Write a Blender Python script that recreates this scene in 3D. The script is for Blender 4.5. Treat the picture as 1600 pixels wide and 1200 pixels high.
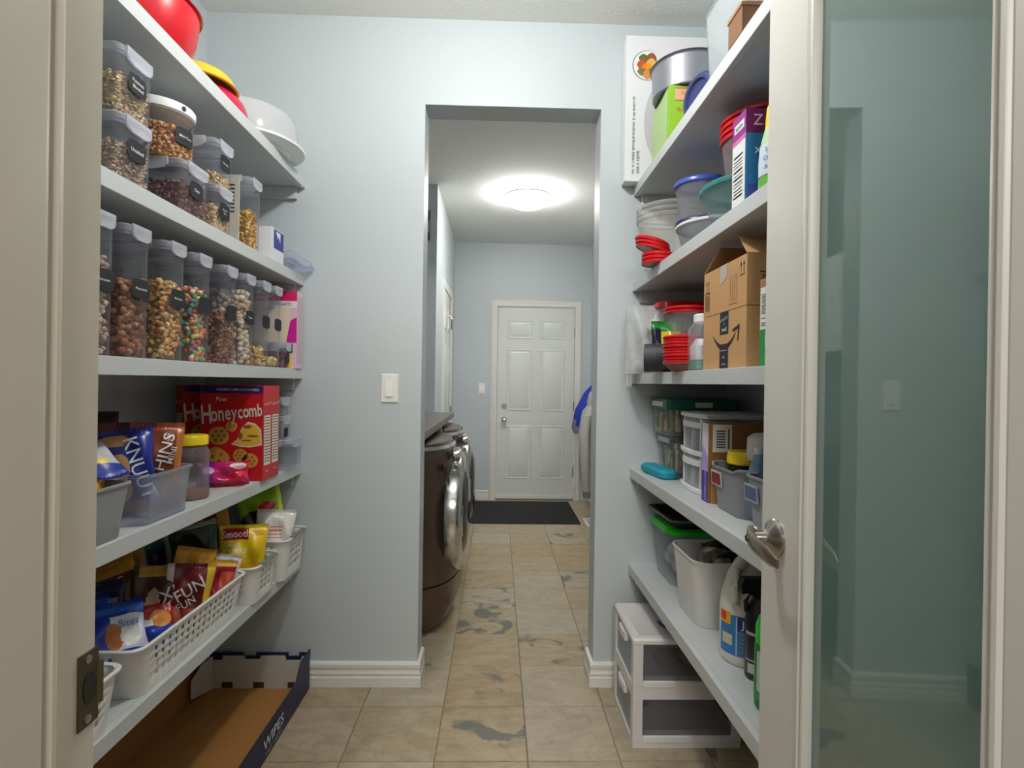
import bpy, bmesh, math, random
from mathutils import Vector, Matrix
PI = math.pi
for o in list(bpy.data.objects): bpy.data.objects.remove(o)
scene = bpy.context.scene
C = scene.collection
rnd = random.Random(7)

# ------------------------------------------------------------------ camera
F_PX = 861.4
cam_d = bpy.data.cameras.new('camera'); cam = bpy.data.objects.new('camera', cam_d); C.objects.link(cam)
cam_d.sensor_fit = 'HORIZONTAL'; cam_d.sensor_width = 36.0; cam_d.lens = 36.0 * F_PX / 1600
cam_d.clip_start = 0.02; cam_d.clip_end = 60
PITCH, YAW, ROLL, EYE = -.0019, .0256, .015, 1.236
cam.matrix_world = (Matrix.Translation((0, 0, EYE)) @ Matrix.Rotation(-YAW, 4, 'Z')
                    @ Matrix.Rotation(PI / 2 + PITCH, 4, 'X') @ Matrix.Rotation(ROLL, 4, 'Z'))
scene.camera = cam

# ------------------------------------------------------------------ world (the lit kitchen behind the camera) and exposure
w = bpy.data.worlds.new('world'); scene.world = w; w.use_nodes = True
bg = w.node_tree.nodes['Background']; bg.inputs[0].default_value = (1.0, .93, .82, 1); bg.inputs[1].default_value = .27
vs = scene.view_settings
vs.view_transform = 'Standard'; vs.look = 'None'; vs.gamma = 1.0; vs.exposure = 0.0; vs.use_curve_mapping = False
PANTRY_LAMP_W = 33.0
LAUNDRY_LAMP_W = 9.0
LAUNDRY_DOME = 60.0
# added fill light behind the camera, lifts the lower pantry through the doorway
kl = bpy.data.lights.new('fill_light', 'AREA'); kl.shape = 'RECTANGLE'; kl.size = 1.2; kl.size_y = .6; kl.energy = 55; kl.color = (1, .96, .9)
ko = bpy.data.objects.new('fill_light', kl); C.objects.link(ko); ko.location = (0, -1.9, 2.45)
ko.rotation_euler = (Vector((0, 2.2, .6)) - ko.location).to_track_quat('-Z', 'Y').to_euler()
scene.cycles.transparent_max_bounces = 24

# ------------------------------------------------------------------ helpers
def lin(c):
    return tuple((x / 255 / 12.92) if x / 255 <= .04045 else ((x / 255 + .055) / 1.055) ** 2.4 for x in c[:3])
_m = {}
def mat(col, rough=.5, metal=0, spec=.5, noise=0, bump=0, scale=60, emit=0, coat=0):
    """plain procedural material from an sRGB colour"""
    k = (tuple(col), rough, metal, spec, noise, bump, scale, emit, coat)
    if k in _m: return _m[k]
    m = bpy.data.materials.new('m_%02x%02x%02x' % tuple(int(c) for c in col[:3])); m.use_nodes = True
    nt = m.node_tree; b = nt.nodes['Principled BSDF']
    b.inputs['Base Color'].default_value = (*lin(col), 1)
    b.inputs['Roughness'].default_value = rough; b.inputs['Metallic'].default_value = metal
    b.inputs['Specular IOR Level'].default_value = spec; b.inputs['Coat Weight'].default_value = coat
    if emit:
        b.inputs['Emission Color'].default_value = (*lin(col), 1); b.inputs['Emission Strength'].default_value = emit
    if noise or bump:
        g = nt.nodes.new('ShaderNodeNewGeometry'); n = nt.nodes.new('ShaderNodeTexNoise')
        n.inputs['Scale'].default_value = scale; n.inputs['Detail'].default_value = 3
        nt.links.new(g.outputs['Position'], n.inputs['Vector'])
        if noise:
            mx = nt.nodes.new('ShaderNodeMix'); mx.data_type = 'RGBA'
            l = lin(col)
            mx.inputs['A'].default_value = (*[x * (1 - noise) for x in l], 1)
            mx.inputs['B'].default_value = (*[min(1, x * (1 + noise)) for x in l], 1)
            nt.links.new(n.outputs['Fac'], mx.inputs['Factor']); nt.links.new(mx.outputs['Result'], b.inputs['Base Color'])
        if bump:
            bp = nt.nodes.new('ShaderNodeBump'); bp.inputs['Strength'].default_value = bump; bp.inputs['Distance'].default_value = .002
            nt.links.new(n.outputs['Fac'], bp.inputs['Height']); nt.links.new(bp.outputs['Normal'], b.inputs['Normal'])
    _m[k] = m; return m
def clear(tint=(232, 236, 242), body=.2, rough=.2, col=(225, 228, 235)):
    """thin see-through plastic"""
    tint = tuple(255 - (255 - t) * .35 for t in tint); body *= .6
    k = ('clear', tint, body, rough, col)
    if k in _m: return _m[k]
    m = bpy.data.materials.new('m_clear'); m.use_nodes = True; nt = m.node_tree
    b = nt.nodes['Principled BSDF']; b.inputs['Base Color'].default_value = (*lin(col), 1); b.inputs['Roughness'].default_value = rough
    t = nt.nodes.new('ShaderNodeBsdfTransparent'); t.inputs[0].default_value = (*lin(tint), 1)
    lw = nt.nodes.new('ShaderNodeLayerWeight'); lw.inputs[0].default_value = .25
    ma = nt.nodes.new('ShaderNodeMath'); ma.operation = 'MULTIPLY_ADD'; ma.inputs[1].default_value = .28; ma.inputs[2].default_value = body; ma.use_clamp = True
    mx = nt.nodes.new('ShaderNodeMixShader')
    nt.links.new(lw.outputs['Fresnel'], ma.inputs[0]); nt.links.new(ma.outputs[0], mx.inputs[0])
    nt.links.new(t.outputs[0], mx.inputs[1]); nt.links.new(b.outputs[0], mx.inputs[2])
    nt.links.new(mx.outputs[0], nt.nodes['Material Output'].inputs[0])
    _m[k] = m; return m
def printed(rough=.45, spec=.5, coat=0):
    """colours come from the flat print stored on the mesh"""
    k = ('printed', rough, spec, coat)
    if k in _m: return _m[k]
    m = bpy.data.materials.new('m_print'); m.use_nodes = True; nt = m.node_tree; b = nt.nodes['Principled BSDF']
    a = nt.nodes.new('ShaderNodeAttribute'); a.attribute_name = 'Col'
    nt.links.new(a.outputs['Color'], b.inputs['Base Color']); b.inputs['Roughness'].default_value = rough
    b.inputs['Specular IOR Level'].default_value = spec; b.inputs['Coat Weight'].default_value = coat
    _m[k] = m; return m

class MB:
    def __init__(s): s.v = []; s.f = []; s.c = []
    def add(s, vs, fs, col=None):
        n = len(s.v); s.v += [tuple(p) for p in vs]
        for f in fs: s.f.append([i + n for i in f]); s.c.append(col)
        return s
    def box(s, x0, y0, z0, x1, y1, z1, col=None, T=None):
        v = [(x, y, z) for z in (z0, z1) for y in (y0, y1) for x in (x0, x1)]
        if T: v = [T @ Vector(p) for p in v]
        return s.add(v, [(0, 2, 3, 1), (4, 5, 7, 6), (0, 1, 5, 4), (2, 6, 7, 3), (0, 4, 6, 2), (1, 3, 7, 5)], col)
    def loft(s, rings, cap0=True, cap1=True, col=None, closed=True):
        n = len(rings[0]); b = len(s.v)
        for r in rings: s.v += [tuple(p) for p in r]
        for i in range(len(rings) - 1):
            for j in range(n if closed else n - 1):
                k = (j + 1) % n
                s.f.append([b + i * n + j, b + i * n + k, b + (i + 1) * n + k, b + (i + 1) * n + j]); s.c.append(col)
        if cap0: s.f.append([b + j for j in range(n)][::-1]); s.c.append(col)
        if cap1: s.f.append([b + (len(rings) - 1) * n + j for j in range(n)]); s.c.append(col)
        return s
    def lathe(s, prof, seg=32, cx=0, cy=0, z=0, sx=1, sy=1, cap0=True, cap1=True, col=None):
        return s.loft([[(cx + r * sx * math.cos(2 * PI * k / seg), cy + r * sy * math.sin(2 * PI * k / seg), z + h) for k in range(seg)] for r, h in prof], cap0, cap1, col)
    def tube(s, pts, r, seg=8, col=None, closed=False):
        pts = [Vector(p) for p in pts]; rings = []
        for i, p in enumerate(pts):
            if closed: d = pts[(i + 1) % len(pts)] - pts[i - 1]
            else: d = pts[min(i + 1, len(pts) - 1)] - pts[max(i - 1, 0)]
            d.normalize(); a = d.orthogonal() if abs(d.z) > .95 else d.cross(Vector((0, 0, 1)))
            a.normalize(); b_ = d.cross(a); rr = r[i] if isinstance(r, (list, tuple)) else r
            rings.append([p + rr * (a * math.cos(2 * PI * k / seg) + b_ * math.sin(2 * PI * k / seg)) for k in range(seg)])
        if closed: rings.append(rings[0])
        return s.loft(rings, not closed, not closed, col)
    def prism(s, poly, z0, z1, col=None):
        return s.loft([[(x, y, z0) for x, y in poly], [(x, y, z1) for x, y in poly]], True, True, col)
    def move(s, T):
        s.v = [tuple(T @ Vector(p)) for p in s.v]; return s
    def mesh(s, name, m, smooth=35, bevel=0):
        me = bpy.data.meshes.new(name); me.from_pydata(s.v, [], s.f)
        bm = bmesh.new(); bm.from_mesh(me)
        has = any(c is not None for c in s.c)
        if not has: bmesh.ops.recalc_face_normals(bm, faces=bm.faces)
        if bevel:
            bmesh.ops.bevel(bm, geom=[e for e in bm.edges if len(e.link_faces) == 2 and e.calc_face_angle(0) > .6], offset=bevel, segments=2, affect='EDGES', profile=.6)
        bm.to_mesh(me); bm.free()
        if has:
            a = me.color_attributes.new('Col', 'FLOAT_COLOR', 'CORNER'); buf = []
            for p in me.polygons:
                c = s.c[p.index] or (200, 200, 200); l = (*lin(c), 1.0); buf += list(l) * p.loop_total
            a.data.foreach_set('color', buf)
        if smooth:
            me.polygons.foreach_set('use_smooth', [True] * len(me.polygons)); me.set_sharp_from_angle(angle=math.radians(smooth))
        me.materials.append(m); me.update()
        return me
    def obj(s, name, m, parent=None, smooth=35, bevel=0):
        return link(name, s.mesh(name, m, smooth, bevel), parent)
def link(name, me, parent=None):
    o = bpy.data.objects.new(name, me); C.objects.link(o)
    if parent: o.parent = parent
    return o
def tag(o, label, cat, group=None, kind=None):
    o['label'] = label; o['category'] = cat
    if group: o['group'] = group
    if kind: o['kind'] = kind
    return o
def thing(name, label, cat, loc, rz=0, group=None, rx=0, ry=0):
    o = bpy.data.objects.new(name, None); C.objects.link(o); o.empty_display_size = .05
    o.location = loc; o.rotation_euler = (rx, ry, rz)
    return tag(o, label, cat, group)
def struct(name, o_or_mb, m=None, label=None, cat=None, **k):
    o = o_or_mb.obj(name, m, None, **k) if isinstance(o_or_mb, MB) else o_or_mb
    o['kind'] = 'structure'
    if label: o['label'] = label; o['category'] = cat
    return o
def rrect(w, d, r, z, cx=0, cy=0, n=4):
    r = min(r, w / 2 - 1e-4, d / 2 - 1e-4); p = []
    for qx, qy, a in ((1, 1, 0), (-1, 1, PI / 2), (-1, -1, PI), (1, -1, 1.5 * PI)):
        for k in range(n + 1):
            t = a + PI / 2 * k / n
            p.append((cx + qx * (w / 2 - r) + r * math.cos(t), cy + qy * (d / 2 - r) + r * math.sin(t), z))
    return p
class Fr:
    """a flat frame for print on one side of a thing: 2-D (x right, y up) to local 3-D"""
    def __init__(s, o, u, v): s.o = Vector(o); s.u = Vector(u).normalized(); s.v = Vector(v).normalized(); s.n = s.u.cross(s.v)
    def p(s, x, y, off=.0005): return s.o + s.u * x + s.v * y + s.n * off
def fpx(X, y=0, z=0): return Fr((X, y, z), (0, 1, 0), (0, 0, 1))      # a side facing +x
def fmx(X, y=0, z=0): return Fr((X, y, z), (0, -1, 0), (0, 0, 1))     # facing -x
def fmy(Y, x=0, z=0): return Fr((x, Y, z), (1, 0, 0), (0, 0, 1))      # facing -y
def decal(parent, name, fr, polys, m, off=.0005):
    mb = MB()
    for p in polys: mb.add([fr.p(x, y, off) for x, y in p], [list(range(len(p)))])
    return mb.obj(name, m, parent, smooth=0)
def R(x0, y0, x1, y1): return [(x0, y0), (x1, y0), (x1, y1), (x0, y1)]
def EL(cx, cy, rx, ry=None, n=20, wob=0, ph=0):
    ry = ry or rx
    return [(cx + rx * (1 + wob * math.sin(3 * t + ph) + wob * .7 * math.sin(5 * t + 2 * ph)) * math.cos(t), cy + ry * (1 + wob * math.sin(4 * t + ph)) * math.sin(t)) for t in [2 * PI * k / n for k in range(n)]]
def lettering(parent, fr, s, x, y, size, m, sx=1, rot=0, off=.0009, warp=None, name='lettering', align='CENTER', shear=0, bold=.006):
    cu = bpy.data.curves.new('t', 'FONT'); cu.body = s; cu.size = size; cu.align_x = align; cu.align_y = 'CENTER'; cu.resolution_u = 2; cu.shear = shear; cu.offset = bold * size
    ob = bpy.data.objects.new('t', cu); C.objects.link(ob)
    dg = bpy.context.evaluated_depsgraph_get()
    me = bpy.data.meshes.new_from_object(ob.evaluated_get(dg)); bpy.data.objects.remove(ob); bpy.data.curves.remove(cu)
    if warp:
        bm = bmesh.new(); bm.from_mesh(me); bmesh.ops.triangulate(bm, faces=bm.faces)
        for _ in range(3):
            lim = max(.004, size * .12); es = [e for e in bm.edges if e.calc_length() > lim]
            if not es: break
            bmesh.ops.subdivide_edges(bm, edges=es, cuts=1); bmesh.ops.triangulate(bm, faces=bm.faces)
        bm.to_mesh(me); bm.free()
    c, sn = math.cos(rot), math.sin(rot)
    for v in me.vertices:
        a, b = v.co.x * sx, v.co.y; a, b = a * c - b * sn + x, a * sn + b * c + y
        v.co = warp(a, b) if warp else fr.p(a, b, off)
    me.materials.clear(); me.materials.append(m); me.name = name
    return link(name, me, parent)

WHITE = mat((235, 235, 233), .45); CHALK = mat((232, 232, 228), .8); BLACKLBL = mat((30, 31, 36), .75)
CLR = clear(body=.10); HAZE = clear((225, 230, 240), .42, .3); STEEL = mat((190, 188, 184), .28, 1); CHROME = mat((225, 225, 225), .12, 1)
CARD = mat((190, 148, 100), .85, noise=.06, scale=90)
DARKCARD = mat((120, 88, 52), .9, noise=.08)


# ================================================================== THE SETTING
WALLM = mat((193, 201, 204), .48, bump=.08, scale=260)
CEILM = mat((230, 231, 226), .9, bump=.9, scale=75)
TRIM = mat((226, 223, 217), .4)
XL, XR, YW, YB, ZC = -.79, .546, 2.25, 2.375, 2.71      # shelf fronts, end wall front and back, ceiling
WXL, WXR = -1.19, .95                                    # pantry side walls
OX0, OX1, OZ = -.311, .406, 2.362                        # cased opening in the end wall
YF = 5.835                                               # far laundry wall

# floor: a grout bed with each tile a piece of its own
def tile_material():
    m = bpy.data.materials.new('m_slate_tile'); m.use_nodes = True; nt = m.node_tree; N = nt.nodes; L = nt.links
    b = N['Principled BSDF']; b.inputs['Roughness'].default_value = .38
    g = N.new('ShaderNodeNewGeometry'); oi = N.new('ShaderNodeObjectInfo'); sp = N.new('ShaderNodeSeparateColor'); L.new(oi.outputs['Color'], sp.inputs[0])
    off = N.new('ShaderNodeVectorMath'); off.operation = 'MULTIPLY_ADD'; off.inputs[1].default_value = (7, 5, 3)
    cv = N.new('ShaderNodeCombineXYZ'); L.new(oi.outputs['Random'], cv.inputs[0]); L.new(oi.outputs['Random'], cv.inputs[1]); L.new(oi.outputs['Random'], cv.inputs[2])
    L.new(cv.outputs[0], off.inputs[0]); L.new(g.outputs['Position'], off.inputs[2])
    def noise(sc, det, dist=0, stretch=None):
        n = N.new('ShaderNodeTexNoise'); n.inputs['Scale'].default_value = sc; n.inputs['Detail'].default_value = det; n.inputs['Distortion'].default_value = dist
        if stretch:
            mp = N.new('ShaderNodeMapping'); mp.inputs['Scale'].default_value = stretch; L.new(off.outputs[0], mp.inputs[0]); L.new(mp.outputs[0], n.inputs['Vector'])
        else: L.new(off.outputs[0], n.inputs['Vector'])
        return n
    def ramp(src, stops):
        r = N.new('ShaderNodeValToRGB'); e = r.color_ramp.elements
        while len(e) < len(stops): e.new(.5)
        for x, (p, c) in zip(e, stops): x.position = p; x.color = (*lin(c), 1)
        L.new(src, r.inputs[0]); return r
    def mix(f, a, bb):
        x = N.new('ShaderNodeMix'); x.data_type = 'RGBA'
        if isinstance(f, float): x.inputs['Factor'].default_value = f
        else: L.new(f, x.inputs['Factor'])
        for s_, k in ((a, 'A'), (bb, 'B')):
            if isinstance(s_, tuple): x.inputs[k].default_value = (*lin(s_), 1)
            else: L.new(s_, x.inputs[k])
        return x.outputs['Result']
    def math_(op, a, bb=None):
        x = N.new('ShaderNodeMath'); x.operation = op; x.use_clamp = True
        for i, s_ in enumerate((a, bb)):
            if s_ is None: continue
            if isinstance(s_, (int, float)): x.inputs[i].default_value = s_
            else: L.new(s_, x.inputs[i])
        return x.outputs[0]
    base = ramp(noise(7, 5, 1.2, (1, 2.2, 1)).outputs['Fac'], [(.3, (140, 123, 95)), (.5, (170, 153, 122)), (.68, (186, 172, 144))])
    warm = mix(sp.outputs['Blue'], (166, 138, 98), (178, 172, 156))
    col = mix(.5, base.outputs[0], warm)
    # grey-blue slate patches, only on the tiles that have them
    pn = noise(6.5, 7, .7)
    lim = math_('SUBTRACT', .68, math_('MULTIPLY', sp.outputs['Red'], .165)); patch = math_('MULTIPLY', math_('SUBTRACT', pn.outputs['Fac'], lim), 16); patch = math_('MULTIPLY', patch, math_('GREATER_THAN', sp.outputs['Red'], .05))
    col = mix(math_('MULTIPLY', patch, .88), col, (92, 94, 89))
    vn = noise(5, 6, 2.5); vd = math_('ABSOLUTE', math_('SUBTRACT', vn.outputs['Fac'], .5)); 
    vv = N.new('ShaderNodeMath'); vv.operation = 'SUBTRACT'; L.new(vn.outputs['Fac'], vv.inputs[0]); vv.inputs[1].default_value = .5
    va = N.new('ShaderNodeMath'); va.operation = 'ABSOLUTE'; L.new(vv.outputs[0], va.inputs[0])
    vein = math_('SUBTRACT', 1, math_('MULTIPLY', va.outputs[0], 60)); vein = math_('MULTIPLY', vein, .35)
    col = mix(vein, col, (120, 112, 98))
    L.new(col, b.inputs['Base Color'])
    bp = N.new('ShaderNodeBump'); bp.inputs['Strength'].default_value = .35; bp.inputs['Distance'].default_value = .003
    L.new(noise(14, 4, .5).outputs['Fac'], bp.inputs['Height']); L.new(bp.outputs[0], b.inputs['Normal'])
    return m
floor = struct('floor', MB().box(-2.2, -1.2, -.06, 2.2, YF + .12, -.004), mat((138, 124, 102), .85, noise=.1), 'floor of square beige slate-look tiles with grey patches', 'floor')
TS = .305; TX0, TY0 = -.189, 2.103
tm = MB().box(.0018, .0018, -.006, TS - .0018, TS - .0018, 0).mesh('tile', tile_material(), 0, bevel=.0022)
patches = {(1, 1): 1, (0, 2): .8, (0, 3): .7, (-1, 3): .8, (0, -1): .7, (2, 4): .9, (0, 0): .35, (2, 7): .6, (-1, 7): .5, (1, -2): .5, (-1, 1): .35, (3, -1): .5}
for i in range(-4, 5):
    for j in range(-6, 13):
        x, y = TX0 + TS * i, TY0 + TS * j
        if j >= 1 and (x > 1.0 or (y > 4.1 and x + TS < -.48)): continue
        if y > YF: continue
        t = link('tile', tm, floor); t.location = (x, y, 0); t.color = (patches.get((i, j), 0), rnd.random(), rnd.random(), 1)

# walls
struct('wall_left', MB().box(WXL - .1, .475, 0, WXL, YW, ZC), WALLM, 'pale grey side wall behind the left shelves', 'wall')
struct('wall_right', MB().box(WXR, .475, 0, WXR + .1, YW, ZC), WALLM, 'pale grey side wall behind the right shelves', 'wall')
struct('wall_back', MB().box(WXL - .1, YW, 0, OX0, YB, ZC).box(OX1, YW, 0, WXR + .1, YB, ZC).box(OX0, YW, OZ, OX1, YB, ZC), WALLM, 'pale grey pantry end wall with a tall opening', 'wall')
struct('wall_front', MB().box(-1.6, .33, 0, -.352, .475, ZC).box(.56, .33, 0, 1.6, .475, ZC).box(-.352, .33, 2.1, .56, .475, ZC), WALLM, 'wall around the pantry doorway', 'wall')
struct('ceiling', MB().box(-1.7, .33, ZC, 1.7, YF + .1, ZC + .08), CEILM, 'white stippled ceiling', 'ceiling')
# laundry room
LX, LR, AX, AY = -.47, .985, -1.15, 4.13
struct('wall_laundry_right', MB().box(LR, YB, 0, LR + .1, YF, ZC), WALLM, 'pale grey right wall of the laundry room', 'wall')
struct('wall_laundry_alcove', MB().box(AX - .1, YB, 0, AX, AY, ZC), WALLM, 'back wall of the laundry alcove', 'wall')
struct('wall_laundry_left', MB().box(AX - .1, AY, 0, LX, YF, ZC), WALLM, 'pale grey left wall beyond the washing machines', 'wall')
DX0, DX1, DZ = -.006, .807, 2.036
struct('wall_far', MB().box(-1.3, YF, 0, DX0 - .02, YF + .1, ZC).box(DX1 + .02, YF, 0, 1.1, YF + .1, ZC).box(DX0 - .02, YF, DZ + .02, DX1 + .02, YF + .1, ZC), WALLM, 'pale blue-grey far wall around the white door', 'wall')

# baseboards with a stepped moulding
def baseboard(name, pts, label, side=1):
    prof = [(0, 0), (.016, 0), (.016, .038), (.0135, .041), (.0135, .05), (.015, .054), (.0105, .064), (.0105, .074), (.014, .077), (.014, .090), (.010, .096), (.003, .099), (0, .099)]
    P = [Vector((x, y, 0)) for x, y in pts]; rings = []
    for i, p in enumerate(P):
        d0 = (P[i] - P[i - 1]).normalized() if i else (P[1] - P[0]).normalized()
        d1 = (P[i + 1] - P[i]).normalized() if i + 1 < len(P) else d0
        n0 = Vector((d0.y, -d0.x, 0)) * side; n1 = Vector((d1.y, -d1.x, 0)) * side
        n = (n0 + n1); n = n / max(.3, n.dot(n0)) if n.length > 1e-6 else n0
        rings.append([p + n * a + Vector((0, 0, b)) for a, b in prof])
    struct(name, MB().loft(rings), TRIM, label, 'baseboard', smooth=25)
baseboard('baseboard_left', [(WXL, YW), (OX0, YW), (OX0, YB)], 'white moulded baseboard left of the opening')
baseboard('baseboard_right', [(OX1, YB), (OX1, YW), (WXR, YW)], 'white moulded baseboard right of the opening')
baseboard('baseboard_far', [(LX, YF), (DX0 - .075, YF)], 'white baseboard on the far wall beside the door')
baseboard('baseboard_laundry_right', [(LR, YF), (LR, YB + .05)], 'white baseboard along the laundry right wall')

# doorway the camera looks through: jamb, stop and strike plate on the left
JM = mat((208, 201, 184), .42)
jb = struct('trim_1', MB().box(-.352, .33, 0, -.340, .478, 2.1), JM, 'cream painted door jamb at the left edge', 'door jamb')
sp_prof = [(0, .430), (.004, .430), (.0085, .427), (.011, .423), (.0115, .419), (.0085, .416), (.0085, .413), (.011, .410), (.012, .406), (.012, .33), (0, .33)]
MB().loft([[(-.340 + a, b, z) for a, b in sp_prof] for z in (0, 2.1)]).obj('door_stop', JM, jb, smooth=40)
plate = MB().box(-.340, .4585, .944, -.3385, .481, 1.006).loft([[(-.3395, .478, z), (-.336, .4835, z), (-.3375, .4845, z), (-.341, .480, z)] for z in (.957, .992)]).obj('strike_plate', mat((118, 110, 88), .38, 1), jb, 30)
plate['label'] = 'brushed metal strike plate'
MB().lathe([(.011, 0), (.011, .0006)], 20, sy=1.0).move(Matrix.Translation((-.3384, .4705, .975)) @ Matrix.Rotation(PI / 2, 4, 'Y') @ Matrix.Diagonal((1.25, .62, 1, 1))).obj('latch_hole', mat((40, 36, 30), .6), plate)
for z in (.950, 1.000): MB().lathe([(.0035, 0), (.0035, .0006), (.002, .0012)], 12).move(Matrix.Translation((-.3384, .469, z)) @ Matrix.Rotation(PI / 2, 4, 'Y')).obj('screw', STEEL, plate)

# glazed pantry door, swung open along the right shelves
def glass_material():
    m = bpy.data.materials.new('m_frosted_glass'); m.use_nodes = True; b = m.node_tree.nodes['Principled BSDF']
    b.inputs['Base Color'].default_value = (*lin((98, 122, 115)), 1); b.inputs['Roughness'].default_value = .02
    b.inputs['IOR'].default_value = 2.1
    return m
dr = bpy.data.objects.new('door_1', None); C.objects.link(dr); struct('door_1', dr, None, 'cream framed pantry door with one frosted glass pane and steel lever', 'door')
H0 = Vector((.476, .33, 0)); d_ang = math.atan(.0419)
dr.location = H0; dr.rotation_euler = (0, 0, -d_ang)
DW = .705                                         # local: y along the door from hinge to latch, -x is the aisle face
g0, g1 = .1875, .558
DM = mat((213, 211, 203), .38)
for n_, a, b_ in (('stile', 0, g0), ('stile', g1, DW)): MB().box(0, a, .012, .035, b_, 2.03).obj(n_, DM, dr, 0, bevel=.0015)
for a, b_ in ((.012, .24), (1.90, 2.03)): MB().box(0, g0, a, .035, g1, b_).obj('rail', DM, dr, 0)
MB().box(.012, g0 - .004, .236, .020, g1 + .004, 1.904).obj('glass_pane', glass_material(), dr, 0)
bp_ = [(0, -.006), (-.004, -.003), (-.0045, .002), (-.001, .005), (-.0005, .008), (-.003, .011), (-.002, .015), (.006, .018), (.0119, .018), (.0119, -.006)]
for s_, y in ((1, g0), (-1, g1)): MB().loft([[(a, y + s_ * b_, z) for a, b_ in bp_] for z in (.24, 1.90)]).obj('glazing_bead', DM, dr, 40)
for s_, z in ((1, .24), (-1, 1.90)): MB().loft([[(a, y, z + s_ * b_) for a, b_ in bp_] for y in (g0, g1)]).obj('glazing_bead', DM, dr, 40)
lev = bpy.data.objects.new('lever_handle', None); C.objects.link(lev); lev.parent = dr; lev.location = (0, DW - .058, .965)
SN = mat((176, 170, 160), .25, 1)
RY = Matrix.Rotation(-PI / 2, 4, 'Y')
MB().lathe([(.034, 0), (.034, .004), (.030, .009), (.018, .014), (.0125, .021), (.0115, .040)], 32).move(RY).obj('rosette', SN, lev)
lp = [(-.034, .012, .008), (-.041, .010, .006), (-.046, -.002, -.001), (-.046, -.022, -.007), (-.044, -.044, -.011), (-.041, -.068, -.016), (-.037, -.086, -.020)]
rings = []
for i, p in enumerate(lp):
    hh = (.011, .015, .0165, .016, .015, .013, .008)[i]; ww = (.006, .008, .0075, .006, .0055, .005, .003)[i]
    rings.append([(p[0] + ww * math.cos(t), p[1], p[2] + hh * math.sin(t)) for t in [2 * PI * k / 14 for k in range(14)]])
MB().loft(rings).obj('lever', SN, lev)
MB().lathe([(.006, 0), (.006, .002)], 14).move(Matrix.Translation((-.052, -.002, -.001)) @ RY).obj('key_turn', mat((120, 116, 110), .3, 1), lev)
MB().box(.006, DW, .93, .029, DW + .0015, .995).obj('latch_plate', SN, dr, 0)
MB().box(.010, DW, .952, .025, DW + .010, .973).obj('latch_bolt', SN, dr, 0)

# far six-panel door
def panel_door(name, fr, w_, h_, label, m):
    """fr: bottom-left corner on the face; panels are pieces of their own"""
    root = bpy.data.objects.new(name, None); C.objects.link(root); struct(name, root, None, label, 'door')
    mb = MB(); 
    q = [fr.p(0, .012, 0), fr.p(w_, .012, 0), fr.p(w_, h_, 0), fr.p(0, h_, 0)]
    mb.loft([[p - fr.n * .04 for p in q], q]).obj('slab', m, root, 0)
    cols = [(.142 * w_, .43 * w_), (.57 * w_, .858 * w_)]
    for z0, z1 in ((.115 * h_, .378 * h_), (.47 * h_, .775 * h_), (.845 * h_, .928 * h_)):
        for a, b_ in cols:
            r = []
            for ins, dep in ((-.016, .0), (-.008, .005), (.0, .002), (.010, .0012), (.028, .007)):
                r.append([fr.p(a + ins, z0 + ins, dep), fr.p(b_ - ins, z0 + ins, dep), fr.p(b_ - ins, z1 - ins, dep), fr.p(a + ins, z1 - ins, dep)])
            MB().loft(r, False, True).obj('panel', m, root, 20)
    return root
PW = mat((218, 221, 216), .35)
d2 = panel_door('door_2', fmy(YF + .012, DX0), DX1 - DX0, DZ, 'white six-panel entry door at the end of the laundry room', PW)
KT = Matrix.Rotation(PI / 2, 4, 'X')
MB().lathe([(.031, 0), (.031, .006), (.013, .012), (.012, .03), (.024, .042), (.028, .055), (.022, .066), (.008, .070)], 24).move(Matrix.Translation((.072, YF + .012, .845)) @ KT).obj('knob', CHROME, d2)
MB().lathe([(.029, 0), (.029, .008), (.024, .014), (.022, .016), (.006, .016), (.006, .022)], 24).move(Matrix.Translation((.072, YF + .012, .994)) @ KT).obj('deadbolt', CHROME, d2)
for z in (.3, 1.0, 1.78): MB().box(DX1 - .004, YF - .004, z - .05, DX1 + .012, YF + .012, z + .05).obj('hinge', mat((150, 150, 148), .35, 1), d2, 0)
MB().box(DX0, YF + .004, .012, DX1, YF + .012, .05).obj('door_sweep', mat((225, 226, 224), .5), d2, 0)
# casings
def casing(name, fr, x0, x1, z1, label, wd=.062):
    prof = [(0, 0), (0, .010), (.010, .014), (.022, .010), (.040, .013), (.054, .018), (wd, .016), (wd, 0)]
    r = []
    for (x, z, sx, sz) in ((x0, 0, -1, 0), (x0, z1, -1, 1), (x1, z1, 1, 1), (x1, 0, 1, 0)):
        r.append([fr.p(x + sx * a, z + sz * a, b_) for a, b_ in prof])
    struct(name, MB().loft(r), TRIM, label, 'trim', smooth=30)
casing('trim_2', fmy(YF), DX0 - .006, DX1 + .006, DZ + .008, 'white casing around the entry door')
# threshold
struct('trim_4', MB().box(DX0, YF - .02, 0, DX1, YF + .05, .012), mat((120, 112, 96), .5, .4), 'door threshold strip', 'threshold')
# closet door on the left wall, past the washing machines
cf = fpx(LX)
casing('trim_3', cf, 4.66, 5.40, 2.035, 'white casing around the closet door on the left wall')
d3 = panel_door('door_3', Fr((LX + .004, 4.668, 0), (0, 1, 0), (0, 0, 1)), .724, 2.028, 'white panelled closet door on the left wall above the counter', PW)
for z in (.95, 1.80): MB().box(LX + .004, 5.385, z - .05, LX + .018, 5.402, z + .05).obj('hinge', mat((140, 140, 138), .35, 1), d3, 0)

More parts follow.
